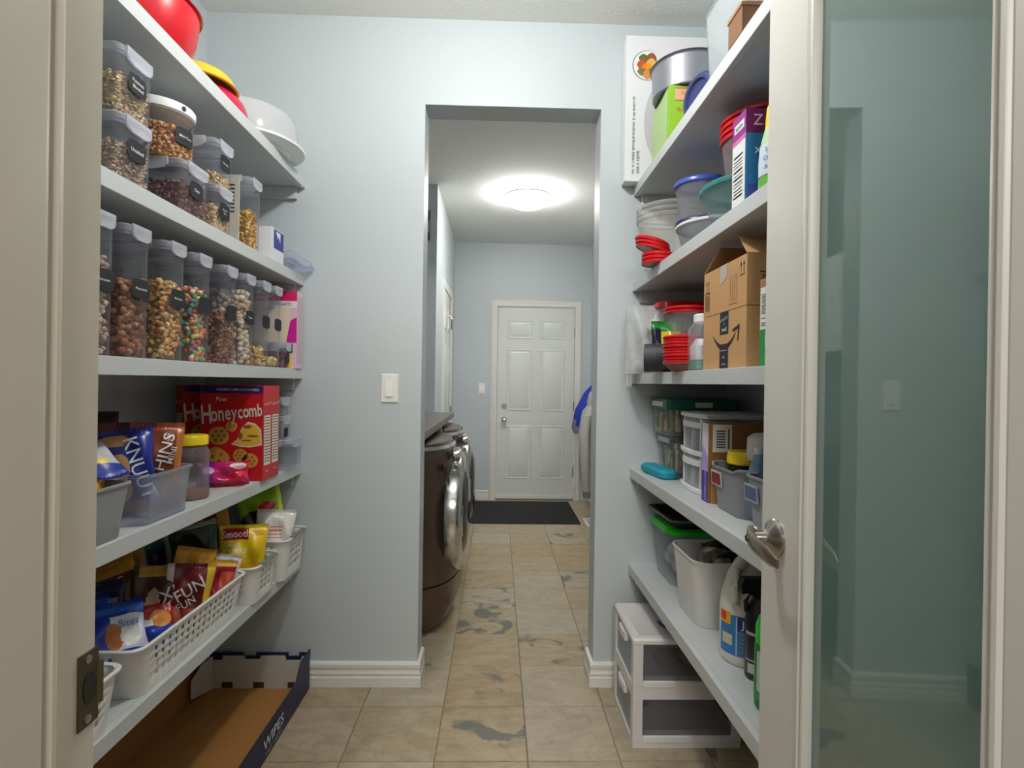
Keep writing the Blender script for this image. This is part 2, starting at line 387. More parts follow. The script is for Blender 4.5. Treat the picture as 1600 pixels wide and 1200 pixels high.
# ================================================================== SHELVES
SHM = mat((199, 203, 203), .42)
ZS = [2.047, 1.655, 1.279, .895, .504]
ORD = ['topmost', 'second from top', 'middle', 'second from bottom', 'lowest']
HOLDS = {0: ['holding bowls and a white cake carrier', 'holding stacked food tubs', 'holding tall cereal dispensers', 'holding cereal boxes and snack bins', 'holding white perforated baskets'],
         1: ['holding a tall white carton and a cake tin', 'holding round lidded bowls', 'holding two brown cardboard boxes', 'holding grey bins', 'holding cleaning bottles']}
for side, (wx, fx) in enumerate(((WXL, XL), (WXR, XR))):
    for k, z in enumerate(ZS):
        nm = ('left', 'right')[side]
        t = thing('shelf', 'white %s shelf on the %s wall, %s' % (ORD[k], nm, HOLDS[side][k]), 'shelf', (0, 0, z), group='%s pantry shelves' % nm)
        s_ = 1 if fx > wx else -1
        x0, x1 = sorted((wx, fx - s_ * .018)); y0 = .60
        MB().box(x0, y0, -.036, x1, YW, 0).obj('board', SHM, t, 0)
        x0, x1 = sorted((fx - s_ * .018, fx))
        MB().box(x0, y0, -.039, x1, YW, 0).obj('front_edge', SHM, t, 0, bevel=.0015)
        x0, x1 = sorted((wx, fx - s_ * .03))
        MB().box(x0, YW - .019, -.085, x1, YW, -.036).obj('end_ledger', SHM, t, 0, bevel=.001)
        x0, x1 = sorted((wx, wx + s_ * .019))
        MB().box(x0, y0, -.085, x1, YW - .019, -.036).obj('wall_ledger', SHM, t, 0)

# ================================================================== LAMPS
def dome_lamp(name, label, loc, r, watts, dome_strength, ring):
    t = thing(name, label, 'ceiling lamp', loc)
    MB().lathe([(r * .5, 0), (r * .5, -.008), (r * .4, -.012)], 32).obj('ceiling_plate', mat((225, 225, 222), .4), t)
    dm = bpy.data.materials.new('m_lamp_glass'); dm.use_nodes = True; b = dm.node_tree.nodes['Principled BSDF']
    b.inputs['Base Color'].default_value = (.9, .9, .88, 1); b.inputs['Emission Color'].default_value = (1, .975, .93, 1); b.inputs['Emission Strength'].default_value = dome_strength
    prof = [(r * math.cos(a), -.034 - .085 * math.sin(a)) for a in [PI / 2 * i / 8 for i in range(9)]]
    MB().lathe(prof[:-1] + [(.004, -.119)], 40, cap0=False).obj('glass_dome', dm, t)
    MB().lathe([(r * 1.01, -.026), (r * 1.05, -.024), (r * 1.05, -.036), (r * 1.01, -.038)], 40, cap0=False, cap1=False).obj('rim_ring', mat((120, 112, 100), .4, .6), t)
    for k in range(3):
        a = 2 * PI * k / 3 + 2.2
        MB().tube([(r * .5 * math.cos(a), r * .5 * math.sin(a), -.015), (r * 1.01 * math.cos(a), r * 1.03 * math.sin(a), -.03)], .003).obj('clip', STEEL, t)
    ld = bpy.data.lights.new(name + '_light', 'POINT'); ld.energy = watts; ld.color = (1, .985, .955); ld.shadow_soft_size = .05
    lo = bpy.data.objects.new(name + '_bulb', ld); C.objects.link(lo); lo.parent = t; lo.location = (0, 0, -.024 if ring else -.19)
    return t
dome_lamp('ceiling_lamp', 'lit round glass dome lamp on the laundry room ceiling', (.21, 4.28, ZC), .178, LAUNDRY_LAMP_W, LAUNDRY_DOME, True)
dome_lamp('ceiling_lamp', 'round ceiling lamp over the pantry aisle', (-.06, 1.30, ZC), .16, PANTRY_LAMP_W, 3.0, False)

# ================================================================== WALL FITTINGS
def wall_switch(label, fr):
    t = thing('light_switch', label, 'light switch', (0, 0, 0))
    def rb(x0, y0, x1, y1, d0, d1, ins): return MB().loft([[fr.p(x, y, d0) for x, y in R(x0, y0, x1, y1)], [fr.p(x, y, d1 - ins) for x, y in R(x0, y0, x1, y1)], [fr.p(x, y, d1) for x, y in R(x0 + ins, y0 + ins, x1 - ins, y1 - ins)]])
    rb(-.035, -.058, .035, .058, 0, .006, .003).obj('wall_plate', mat((236, 235, 230), .35), t, 0)
    MB().loft([[fr.p(x, y, .0062) for x, y in R(-.0165, -.034, .0165, .034)], [fr.p(-.0155, -.033, .0115), fr.p(.0155, -.033, .0115), fr.p(.0155, .033, .0075), fr.p(-.0155, .033, .0075)]]).obj('rocker', mat((240, 239, 234), .3), t, 0)
    for y in (-.047, .047): MB().loft([[fr.p(.003 * math.cos(a), y + .003 * math.sin(a), d) for a in [PI / 4 * i for i in range(8)]] for d in (.006, .0068)]).obj('screw', mat((215, 214, 210), .4), t, 0)
wall_switch('white rocker light switch on the end wall left of the opening', fmy(YW, -.439, 1.207))
wall_switch('small white light switch beside the far entry door', fmy(YF, -.168, 1.173))

# over-the-door hooks on the closet door, notice on the alcove end wall
hk = thing('over_door_hook', 'steel over-the-door hook on the closet door', 'hook', (LX + .006, 5.18, 1.83))
MB().tube([(-.004, 0, .20), (.004, 0, .203), (.005, 0, 0), (.03, 0, -.02), (.045, 0, 0)], .004).obj('strap', STEEL, hk)
MB().tube([(.005, -.10, .02), (.005, .10, .02)], .004).obj('bar', STEEL, hk)
for y in (-.10, .10): MB().tube([(.005, y, .02), (.028, y, 0), (.05, y, .03)], .004).obj('prong', STEEL, hk)
nt_ = thing('wall_notice', 'small grey and blue notice hung on the alcove end wall', 'sign', (-.575, AY, 2.40))
MB().box(-.06, -.012, -.115, .06, 0, .115).obj('board', mat((150, 152, 160), .5), nt_, 0)
decal(nt_, 'dark_panel', fmy(-.012), [R(-.055, .035, .05, .105)], mat((70, 76, 74), .5)); decal(nt_, 'blue_panel', fmy(-.012), [R(-.055, -.11, .05, -.055)], mat((40, 44, 120), .5))

# ================================================================== LAUNDRY
BRZ = mat((104, 86, 76), .26, .7); BRD = mat((44, 36, 32), .35, .4)
def washer(y0, label):
    W_, D_ = .68, .74
    t = thing('washing_machine', label, 'washing machine', (-.245, y0 + W_ / 2, 0), group='bronze front-load laundry pair')
    def ring(z, bow, ins=0):
        p = [(-D_, -W_ / 2 + ins, z)]
        for k in range(13):
            a = -1 + k / 6; y = a * (W_ / 2 - ins); e = 1 - abs(a) ** 6
            p.append((-.07 * (1 - e) - ins + bow * (1 - a * a) - .035 * a * a, y, z))
        return p + [(-D_, W_ / 2 - ins, z)]
    MB().loft([ring(.02, .02, .03), ring(.05, .03, .012), ring(.12, .045), ring(.243, .055)]).obj('pedestal_drawer', BRZ, t, 40)
    MB().loft([ring(.243, .03, .008), ring(.252, .03, .008)], False, False).obj('seam', BRD, t, 0)
    MB().loft([ring(.252, .055), ring(.40, .055), ring(.76, .05), ring(.80, .046), ring(.90, .02), ring(.935, 0, .004), ring(.945, -.03, .02)]).obj('body', BRZ, t, 40)
    mb = MB()
    for k in range(13):
        pass
    MB().loft([ring(.905, .021, -.001), ring(.922, .012, -.001)], False, False).obj('control_trim', CHROME, t, 40)
    # round door
    XT = Matrix.Translation((.045, 0, .555)) @ Matrix.Rotation(PI / 2, 4, 'Y')
    dn = MB().lathe([(.305, -.05), (.312, .0), (.305, .018), (.282, .030), (.246, .034), (.230, .028), (.222, .012)], 48, cap0=False, cap1=False).move(XT).obj('door_ring', mat((200, 198, 194), .15, 1), t)
    MB().lathe([(.227, .022), (.216, .034), (.18, .050), (.11, .058), (.004, .060)], 40, cap0=False).move(XT).obj('door_glass', mat((28, 26, 26), .06, 0, .8), dn)
    MB().tube([(.076, -.264 + .006 * abs(k), .555 + .025 * k) for k in range(-3, 4)], .008).obj('door_handle', CHROME, dn)
    for y in (-.17, -.10): MB().lathe([(.026, 0), (.026, .012), (.022, .032), (.008, .034)], 20).move(Matrix.Translation((.028, y, .872)) @ Matrix.Rotation(PI / 2 - .25, 4, 'Y')).obj('knob', CHROME, t)
    MB().box(.036, .03, .845, .040, .25, .895, T=Matrix.Rotation(-.2, 4, 'Y') @ Matrix.Translation((-.155, 0, .02))).obj('display', mat((20, 20, 24), .2), t, 0)
    MB().box(-.012, -.300, .80, .004, -.215, .832, T=Matrix.Translation((-.002, 0, 0))).obj('drawer_pull', BRD, t, 0, bevel=.004)
    return t
washer(2.62, 'nearer bronze front-load washing machine under the counter')
washer(3.36, 'farther bronze front-load dryer beside the alcove end wall')
ct = thing('countertop', 'grey laundry countertop over the two machines', 'countertop', (0, 0, .972))
MB().box(AX, 2.41, 0, -.325, AY, .038).obj('slab', mat((112, 108, 104), .4, noise=.12, scale=120), ct, 0, bevel=.003)
MB().box(-.375, 3.315, -.06, -.335, 3.35, 0).obj('support_block', mat((190, 180, 165), .6), ct, 0)
ub = thing('wall_cabinet', 'white wall cabinet with two doors in the laundry alcove', 'cabinet', (AX, 2.45, 1.46))
MB().box(0, 0, 0, .30, 1.60, .60).obj('body', WHITE, ub, 0)
for a in (0, .8):
    dd = MB().box(.30, a + .004, .004, .318, a + .796, .596).obj('cabinet_door', WHITE, ub, 0, bevel=.002)
    MB().loft([[(.318, a + x, z) for x, z in R(.06, .06, .74, .54)], [(.321, a + x, z) for x, z in R(.075, .075, .725, .525)]]).obj('door_panel', WHITE, dd, 0)
    MB().tube([(.32, a + (.74 if a == 0 else .06), .08), (.34, a + (.74 if a == 0 else .06), .08), (.34, a + (.74 if a == 0 else .06), .16), (.32, a + (.74 if a == 0 else .06), .16)], .004).obj('pull', STEEL, dd)
mt = MB(); mt.loft([rrect(1.03, .91, .02, 0, .235, 5.28), rrect(1.03, .91, .02, .006, .235, 5.28), rrect(1.01, .89, .02, .009, .235, 5.28)])
tag(mt.obj('door_mat', mat((34, 34, 36), .95, noise=.3, bump=.6, scale=300)), 'black rubber mat lying in front of the entry door', 'mat')
vt = thing('floor_vent', 'white floor vent beside the mat at the right wall', 'vent', (.86, 4.90, 0))
MB().loft([rrect(.13, .28, .01, 0), rrect(.125, .275, .01, .006)]).obj('frame', mat((222, 222, 220), .5), vt, 0)
for k in range(9): MB().box(-.05, -.115 + k * .026, .006, .05, -.105 + k * .026, .009).obj('slat', mat((170, 170, 170), .5), vt, 0)
# coats on the right wall
def cloth_tube(name, rings, m, parent):
    rr = []
    for (x, y, z, rx, ry, ph) in rings:
        rr.append([(x + rx * (1 + .13 * math.sin(5 * t + ph) + .07 * math.sin(9 * t + 2 * ph)) * math.cos(t), y + ry * (1 + .13 * math.sin(4 * t + ph)) * math.sin(t), z) for t in [2 * PI * k / 28 for k in range(28)]])
    return MB().loft(rr).obj(name, m, parent, 60)
GJ = mat((176, 174, 170), .9, noise=.12, scale=25)
ck = thing('jacket', 'light grey hooded jacket hanging on the laundry right wall', 'jacket', (.872, 5.18, 0), group='coats on the laundry wall')
cloth_tube('body', [(.03, 0, 1.06, .03, .07, 0), (0, 0, .98, .06, .16, .3), (-.01, 0, .80, .075, .19, .6), (0, 0, .60, .07, .18, .9), (.01, 0, .45, .06, .17, 1.2), (.015, 0, .42, .05, .16, 1.3)], GJ, ck)
cloth_tube('hood', [(.045, 0, 1.19, .012, .03, 0), (.03, 0, 1.15, .035, .07, .4), (.02, 0, 1.06, .045, .09, .9), (.02, 0, 1.0, .03, .08, 1.2)], GJ, ck)
cloth_tube('sleeve', [(-.05, -.15, .95, .045, .06, 0), (-.075, -.17, .8, .048, .06, .5), (-.07, -.18, .6, .045, .055, 1), (-.06, -.18, .38, .04, .05, 1.6), (-.05, -.175, .26, .036, .042, 2)], GJ, ck)
cloth_tube('cuff', [(-.05, -.175, .262, .032, .038, 0), (-.045, -.175, .20, .03, .036, .3)], mat((140, 120, 116), .9), ck)
MB().tube([(.08, 0, 1.16), (.05, 0, 1.16), (.04, 0, 1.19)], .006).obj('wall_hook', STEEL, ck)
cb = thing('jacket', 'royal blue jacket hanging behind the grey jacket', 'jacket', (.905, 5.56, 0), group='coats on the laundry wall')
cloth_tube('body', [(.05, 0, 1.22, .015, .03, 0), (.02, -.02, 1.15, .045, .08, .3), (-.04, -.03, .98, .075, .10, .7), (-.085, -.03, .82, .06, .10, 1.1), (-.06, -.02, .74, .05, .10, 1.5)], mat((30, 52, 168), .75), cb)
cloth_tube('lining', [(-.09, -.05, .88, .05, .06, .2), (-.11, -.05, .80, .045, .06, .8), (-.09, -.05, .74, .04, .06, 1.2)], mat((120, 124, 136), .8), cb)
cd = thing('jacket', 'dark brown coat hanging low beneath the blue jacket', 'jacket', (.925, 5.58, 0), group='coats on the laundry wall')
cloth_tube('body', [(.03, 0, .68, .015, .06, 0), (.01, 0, .62, .035, .12, .3), (0, 0, .40, .04, .14, .7), (.01, 0, .14, .035, .13, 1.1)], mat((62, 50, 44), .9), cd)

# ================================================================== BUILDERS FOR THE GOODS
ICO_V = []; _p = (1 + 5 ** .5) / 2
for a in (-1, 1):
    for b in (-_p, _p): ICO_V += [(0, a, b), (a, b, 0), (b, 0, a)]
ICO_V = [Vector(v).normalized() for v in ICO_V]
_bm = bmesh.new()
for v in ICO_V: _bm.verts.new(v)
_r = bmesh.ops.convex_hull(_bm, input=_bm.verts); _bm.verts.index_update()
ICO_F = [[v.index for v in f.verts] for f in _bm.faces]; _bm.free()
GRAIN = {  # radius, squash, colours
    'oats': (.0046, .35, [(214, 190, 150), (196, 168, 126), (228, 208, 172), (178, 146, 108)]),
    'rolled': (.0042, .35, [(198, 172, 150), (176, 146, 126), (214, 196, 172), (160, 128, 110)]),
    'popcorn': (.0048, .8, [(206, 134, 56), (226, 168, 92), (184, 104, 38), (236, 196, 130)]),
    'beans': (.0045, .7, [(104, 54, 46), (126, 72, 62), (84, 42, 38), (150, 104, 96)]),
    'rice': (.004, .5, [(222, 192, 140), (206, 170, 116), (234, 212, 170)]),
    'macaroni': (.0065, .55, [(226, 176, 66), (206, 150, 44), (238, 200, 104), (190, 134, 40)]),
    'nuts': (.0075, .8, [(196, 168, 148), (172, 142, 126), (214, 190, 172), (150, 118, 104)]),
    'browncereal': (.0085, .8, [(164, 104, 66), (140, 82, 52), (186, 130, 92), (122, 70, 46)]),
    'rings': (.0078, .6, [(222, 172, 104), (204, 150, 84), (234, 192, 130), (190, 132, 70)]),
    'loops': (.008, .7, [(226, 104, 84), (94, 168, 150), (240, 196, 84), (120, 96, 150), (230, 140, 60), (236, 214, 190), (110, 150, 90)]),
    'puffs': (.006, .9, [(160, 108, 76), (138, 88, 60), (182, 134, 104), (118, 74, 52)]),
    'marsh': (.0095, .8, [(226, 204, 180), (208, 180, 152), (190, 158, 134), (236, 220, 204)]),
    'flakes': (.0072, .4, [(236, 192, 120), (222, 168, 92), (244, 212, 150)]),
}
def grains(parent, kind, inside, x0, x1, y0, y1, z1, mound=.006, faces=('-y', '+x', 'top'), seed=1):
    rd = random.Random(seed); r, sq, cols = GRAIN[kind]; mb = MB()
    avg = tuple(sum(c[i] for c in cols) / len(cols) * .8 for i in range(3))
    k = r * .75; mb.box(x0 + 2 * k, y0 + 2 * k, .004, x1 - 2 * k, y1 - 2 * k, z1 - k, avg)
    def put(x, y, z):
        q = Matrix.Rotation(rd.uniform(0, 6.28), 3, Vector((rd.uniform(-1, 1), rd.uniform(-1, 1), rd.uniform(-1, 1))).normalized()) if 1 else None
        s_ = r * rd.uniform(.8, 1.2); c = rd.choice(cols); f_ = rd.uniform(.85, 1.1); c = tuple(min(255, v * f_ * 1.08) for v in c)
        mb.add([Vector((x, y, z)) + q @ Vector((v.x * s_, v.y * s_, v.z * s_ * sq)) for v in ICO_V], ICO_F, c)
    den = 1.25 / (r * r * 2.6)
    for f_ in faces:
        if f_ == '-y':
            for _ in range(int((x1 - x0) * z1 * den)): put(rd.uniform(x0 + r, x1 - r), y0 + r * rd.uniform(.7, 1.2), rd.uniform(r * .5, z1))
        if f_ == '+x':
            for _ in range(int((y1 - y0) * z1 * den)): put(x1 - r * rd.uniform(.7, 1.2), rd.uniform(y0 + r, y1 - r), rd.uniform(r * .8, z1))
        if f_ == 'top':
            for _ in range(int((y1 - y0) * (x1 - x0) * den * .8)): put(rd.uniform(x0 + r, x1 - r), rd.uniform(y0 + r, y1 - r), z1 + rd.uniform(-.3, 1) * mound)
    o = mb.obj('contents', printed(.75, .3), parent, 60); o['kind'] = 'stuff'; o['label'] = inside
    return o
def scallop(w_, h_):
    p = []
    c = min(w_, h_) * .2
    for (sx, sy, fl) in ((1, 1, 0), (-1, 1, 1), (-1, -1, 0), (1, -1, 1)):
        q = [(w_ / 2, h_ / 2 - c), (w_ / 2 - c * .18, h_ / 2 - c * .62), (w_ / 2 - c * .62, h_ / 2 - c * .18), (w_ / 2 - c, h_ / 2)]
        if fl: q = q[::-1]
        p += [(sx * a, sy * b) for a, b in q]
        if fl == 0: p += [(0, sy * h_ / 2 * 1.07)]
        else: p += []
    return p
LATCH = clear((225, 228, 240), .62, .3, (232, 234, 242)); SEAL = clear((190, 188, 220), .45, .25, (196, 196, 224))
def tub(label, front, y0, y1, z, dx, h, fill, kind, text=(), group='lidded dry-food tubs on the left shelves', lab=(.06, .042), labz=.55, laby=.5, faces=('-y', '+x', 'top'), tsize=.009, name='food_container', inside='dry food'):
    dy = y1 - y0; hx = dx / 2; hy = dy / 2
    t = thing(name, label, 'food container', (front - hx, (y0 + y1) / 2, z + .0005), group=group)
    r = min(.016, dy * .2)
    MB().loft([rrect(dx * .95, dy * .95, r, 0), rrect(dx * .96, dy * .96, r, .004), rrect(dx * .985, dy * .985, r, h - .016)], True, False).obj('body', CLR, t, 50)
    MB().loft([rrect(dx, dy, r, h - .018), rrect(dx + .004, dy + .004, r, h - .016), rrect(dx + .004, dy + .004, r, h - .004), rrect(dx - .004, dy - .004, r, h), rrect(dx - .016, dy - .016, r * .8, h), rrect(dx - .02, dy - .02, r * .8, h - .004)]).obj('lid', HAZE, t, 40)
    MB().loft([rrect(dx + .001, dy + .001, r, h - .024), rrect(dx + .003, dy + .003, r, h - .021), rrect(dx + .001, dy + .001, r, h - .018)], False, False).obj('seal', SEAL, t, 50)
    lw = .36
    for fr, ww in ((fpx(hx + .002), dy * lw), (fmx(-hx - .002), dy * lw), (fmy(-hy - .002), dx * .33), (Fr((0, hy + .002, 0), (-1, 0, 0), (0, 0, 1)), dx * .33)):
        P = [(-ww, h + .001), (-ww, h - .018), (-ww * .86, h - .026), (-ww * .5, h - .031), (ww * .5, h - .031), (ww * .86, h - .026), (ww, h - .018), (ww, h + .001)]
        MB().loft([[fr.p(x, y, 0) for x, y in P], [fr.p(x, y, .004) for x, y in P], [fr.p(x * .94, y - .001, .0052) for x, y in P]]).obj('latch', LATCH, t, 40)
    if kind: grains(t, kind, inside, -hx * .955 + .0035, hx * .955 - .0035, -hy * .955 + .0035, hy * .955 - .0035, fill, seed=int(y0 * 1000), faces=faces)
    if lab:
        fr = fpx(hx * .985 + .0012, dy * (laby - .5), h * labz)
        decal(t, 'chalk_label', fr, [scallop(*lab)], BLACKLBL, .001)
        for i, s_ in enumerate(text): lettering(t, fr, s_, 0, (len(text) - 1) * tsize * .6 - i * tsize * 1.2, tsize, CHALK, off=.0016)
    return t
def carton(name, label, cat, loc, dims, m, rz=0, group=None, rx=0, ry=0, top=True):
    """closed carton, origin at the middle of its base"""
    dx, dy, h = dims
    t = thing(name, label, cat, loc, rz, group, rx, ry)
    MB().box(-dx / 2, -dy / 2, 0, dx / 2, dy / 2, h).obj('box', m, t, 0, bevel=.0008)
    return t
def bag(name, label, loc, w_, h_, t_, base, art=(), rz=0, tilt=0, roll=0, group=None, texts=(), seal=True, rough=.32, seed=0, nu=42, nv=54, cat='snack bag', sag=0):
    """filled pouch: one skin with crimped end seals; front is -y, origin at the middle of the bottom seal"""
    rd = random.Random(seed + int(w_ * 1e4)); ph = [rd.uniform(0, 6.28) for _ in range(8)]
    th = thing(name, label, cat, loc, rz, group, tilt, roll)
    sb = .07 if seal else .02
    def shape(u, v):
        a = max(0, 1 - abs(2 * u - 1) ** 2.6) ** .55
        vv = min(1, max(0, (v - sb) / (1 - 2 * sb))); b_ = max(0, 1 - abs(2 * vv - 1) ** 3) ** .6
        return a * b_
    def pos(u, v, s_):
        k = shape(u, v); x = (u - .5) * w_ * (1 - .07 * math.sin(PI * v) ** 2 * (1 if seal else .3)); z = v * h_
        y = s_ * t_ / 2 * k + s_ * k * t_ * .13 * (math.sin(7 * u + 4 * v + ph[0]) + math.sin(5 * v * 2 - 6 * u + ph[1]) + .6 * math.sin(13 * u + 9 * v + ph[2]))
        y += (1 - k) * .022 * w_ / .15 * .25 * math.sin(9 * u + ph[3]) + sag * t_ * (v - .5) ** 2
        if seal and (v < sb or v > 1 - sb): y += .0012 * math.sin(u * 90)
        return Vector((x, y, z))
    def colour(u, v):
        c = base
        for a in art:
            k = a[0]
            if k == 'r' and a[1] <= u <= a[3] and a[2] <= v <= a[4]: c = a[5]
            elif k == 'e' and ((u - a[1]) / a[3]) ** 2 + ((v - a[2]) / a[4]) ** 2 < 1: c = a[5]
            elif k == 'd' and a[1] < u * a[3] + v * a[4] < a[2]: c = a[5]
        return c
    mb = MB()
    for s_ in (-1, 1):
        vs_ = [pos(i / nu, j / nv, s_) for j in range(nv + 1) for i in range(nu + 1)]
        n0 = len(mb.v); mb.v += [tuple(p) for p in vs_]
        for j in range(nv):
            for i in range(nu):
                q = [n0 + j * (nu + 1) + i, n0 + j * (nu + 1) + i + 1, n0 + (j + 1) * (nu + 1) + i + 1, n0 + (j + 1) * (nu + 1) + i]
                mb.f.append(q if s_ < 0 else q[::-1]); mb.c.append(colour((i + .5) / nu, (j + .5) / nv))
    mb.obj('pouch', printed(rough, .55), th, 70)
    for (s_, u, v, size, col, sx, rot) in texts:
        lettering(th, None, s_, 0, 0, size, mat(col, .5), sx, rot, warp=lambda a, b: pos(min(1, max(0, u + a / w_)), min(1, max(0, v + b / h_)), -1) + Vector((0, -.0022, 0)))
    return th
def open_bin(name, label, loc, dx, dy, h, m, taper=.90, r=.02, dip=None, rim=.006, group=None, cat='storage bin', wall=.002, rz=0):
    """open-topped plastic bin; dip(x, y) lowers the rim locally"""
    t = thing(name, label, cat, loc, rz, group)
    def lower(ring, k=1):
        return [(x, y, z - (dip(x, y) * k if dip else 0)) for x, y, z in ring]
    n = 10
    R_ = [rrect(dx * taper, dy * taper, r, 0, n=n), rrect(dx * (taper + .01), dy * (taper + .01), r, .003, n=n)]
    for k in (.35, .7): R_.append(lower(rrect(dx * (taper + (1 - taper) * k), dy * (taper + (1 - taper) * k), r, h * k, n=n), k * k))
    R_ += [lower(rrect(dx, dy, r, h - .006, n=n)), lower(rrect(dx + rim, dy + rim, r, h - .006, n=n)), lower(rrect(dx + rim, dy + rim, r, h - .001, n=n)), lower(rrect(dx, dy, r, h, n=n)), lower(rrect(dx - 2 * wall, dy - 2 * wall, r, h - .002, n=n))]
    for k in (.7, .35): R_.append(lower(rrect(dx * (taper + (1 - taper) * k) - 2 * wall, dy * (taper + (1 - taper) * k) - 2 * wall, r, h * k, n=n), k * k))
    R_.append(rrect(dx * taper - 2 * wall, dy * taper - 2 * wall, r, .004, n=n))
    MB().loft(R_).obj('tray', m, t, 40)
    return t
def basket(label, loc, dx, dy, h, rows, group='white perforated plastic baskets on the lowest left shelf', handle=False, taper=.9):
    t = thing('plastic_basket', label, 'basket', loc, 0, group)
    m = mat((228, 226, 224), .45); per = []; fl = []; r = .03
    def seg(p0, p1, pitch=.028, hole=.0105):
        L_ = math.dist(p0, p1); n = max(1, int((L_ - .02) / pitch)); st = (L_ - n * pitch) / 2
        xs = [0]; f_ = []
        for k in range(n):
            a = st + k * pitch + (pitch - hole) / 2
            xs += [a, a + hole]; f_ += [0, 1]
        xs.append(L_); f_.append(0)
        return [(p0[0] + (p1[0] - p0[0]) * x / L_, p0[1] + (p1[1] - p0[1]) * x / L_) for x in xs], f_
    hx, hy = dx / 2, dy / 2
    for (p0, p1, c, a0) in (((hx, -hy + r), (hx, hy - r), (hx - r, hy - r), 0), ((hx - r, hy), (-hx + r, hy), (-hx + r, hy - r), PI / 2), ((-hx, hy - r), (-hx, -hy + r), (-hx + r, -hy + r), PI), ((-hx + r, -hy), (hx - r, -hy), (hx - r, -hy + r), 1.5 * PI)):
        q, f_ = seg(p0, p1)
        per += q; fl += f_ + [0]
        for k in range(1, 4): per.append((c[0] + r * math.cos(a0 + PI / 2 * k / 4), c[1] + r * math.sin(a0 + PI / 2 * k / 4))); fl.append(0)
    zs = [0]; zf = []; zb = h * .22; st = (h * .66) / rows
    for k in range(rows): zs += [zb + k * st + st * .2, zb + k * st + st * .78]; zf += [0, 1]
    zs.append(h); zf.append(0)
    mb = MB(); n = len(per)
    for z in zs:
        s_ = taper + (1 - taper) * z / h; mb.v += [(x * s_, y * s_, z) for x, y in per]
    for i in range(len(zs) - 1):
        for j in range(n):
            if zf[i] and fl[j]: continue
            k = (j + 1) % n; mb.f.append([i * n + j, i * n + k, (i + 1) * n + k, (i + 1) * n + j]); mb.c.append(None)
    mb.f.append(list(range(n))[::-1]); mb.c.append(None)
    o = mb.obj('perforated_wall', m, t, 40); md = o.modifiers.new('thick', 'SOLIDIFY'); md.thickness = .0022; md.offset = -1
    MB().loft([rrect(dx - .002, dy - .002, r, h - .006), rrect(dx + .010, dy + .010, r, h - .006), rrect(dx + .012, dy + .012, r, h - .001), rrect(dx + .006, dy + .006, r, h + .0025), rrect(dx - .006, dy - .006, r, h), rrect(dx - .006, dy - .006, r, h - .006)], False, False).obj('rim', m, t, 40)
    if handle: MB().loft([[(hx - .006, y, h + .001), (hx + .012, y, h + .001), (hx + .010, y, h + .0065), (hx - .004, y, h + .0065)] for y in (-dy * .3, dy * .3)]).obj('grip', mat((128, 130, 134), .6), t, 30)
    return t
def round_tub(label, loc, r0, r1, h, body, lid=None, lh=.014, name='round_container', cat='food container', group=None, rx=0, ry=0, lids=1, foot=True, rot=0):
    t = thing(name, label, cat, loc, rot, group, rx, ry)
    MB().lathe([(r0 * .6, .003), (r0 * .9, 0), (r0, .004), ((r0 + r1) / 2 * 1.01, h * .55), (r1, h - .004), (r1 + .003, h - .003), (r1 + .003, h), (r1 - .001, h)], 40, cap1=False).obj('bowl', body, t, 45)
    if lid:
        for k in range(lids):
            z = h - .004 + k * lh
            MB().lathe([(r1 + .002, z), (r1 + .006, z + .001), (r1 + .0065, z + lh * .55), (r1 + .003, z + lh * .8), (r1 - .004, z + lh * .95), (r1 - .012, z + lh * .95), (r1 - .016, z + lh * .55), (.002, z + lh * .55)], 40, cap0=False).obj('lid', lid, t, 40)
    return t

# ================================================================== LEFT SHELVES
FX = -.808
# ---- top shelf
Z1, Z2, Z3, Z4, Z5 = [z + .0006 for z in ZS]
RED = mat((200, 22, 34), .3); YEL = mat((238, 196, 40), .3); CRIM = mat((196, 24, 70), .3)
def bowl(label, loc, r0, r1, h, m, flip=False, tiltx=0):
    t = thing('mixing_bowl', label, 'bowl', loc, 0, 'plastic bowls on the top left shelf', tiltx)
    pr = [(r0 * .98, 0), (r0, .004)] + [(r0 + (r1 - r0) * math.sin(a), h * (1 - math.cos(a)) * .98 + .004) for a in [PI / 2 * k / 7 for k in range(1, 7)]] + [(r1, h), (r1 + .005, h), (r1 + .005, h + .004), (r1 - .002, h + .004)]
    inn = [(a - .004, b_) for a, b_ in pr[7:1:-1]] + [(r0 - .004, .006)]
    q = pr + inn
    if flip: q = [(a, h + .004 - b_) for a, b_ in q]
    MB().lathe(q, 40, cap0=not flip, cap1=True).obj('shell', m, t, 45)
    MB().lathe([(r1 + .006, (0 if flip else h)), (r1 + .008, (.002 if flip else h + .002)), (r1 + .006, (.004 if flip else h + .004))], 40, cap0=False, cap1=False).obj('rim', m, t, 45)
    return t
bowl('deep red plastic mixing bowl standing upright on the top left shelf', (-.955, 1.46, Z1), .07, .145, .155, RED)
bowl('crimson bowl turned upside down on the top left shelf', (-.925, 1.74, Z1), .075, .125, .075, CRIM, True)
bowl('yellow bowl upside down on top of the crimson bowl', (-.93, 1.715, Z1 + .079), .05, .105, .05, YEL, True)
ck_ = thing('cake_carrier', 'white oval plastic cake carrier overhanging the end of the top left shelf', 'cake carrier', (-.925, 2.025, Z1))
CW = mat((236, 238, 238), .3)
MB().lathe([(.13, 0), (.145, 0), (.148, .010), (.185, .018), (.196, .022), (.198, .030), (.188, .033), (.17, .033)], 48, sx=1.02, sy=1.0).obj('tray', CW, ck_, 40)
MB().lathe([(.176, .033), (.178, .045), (.172, .11), (.162, .135), (.14, .150), (.09, .156), (.002, .157)], 48, cap0=False).obj('dome', clear((225, 228, 230), .72, .15, (236, 238, 240)), ck_, 40)
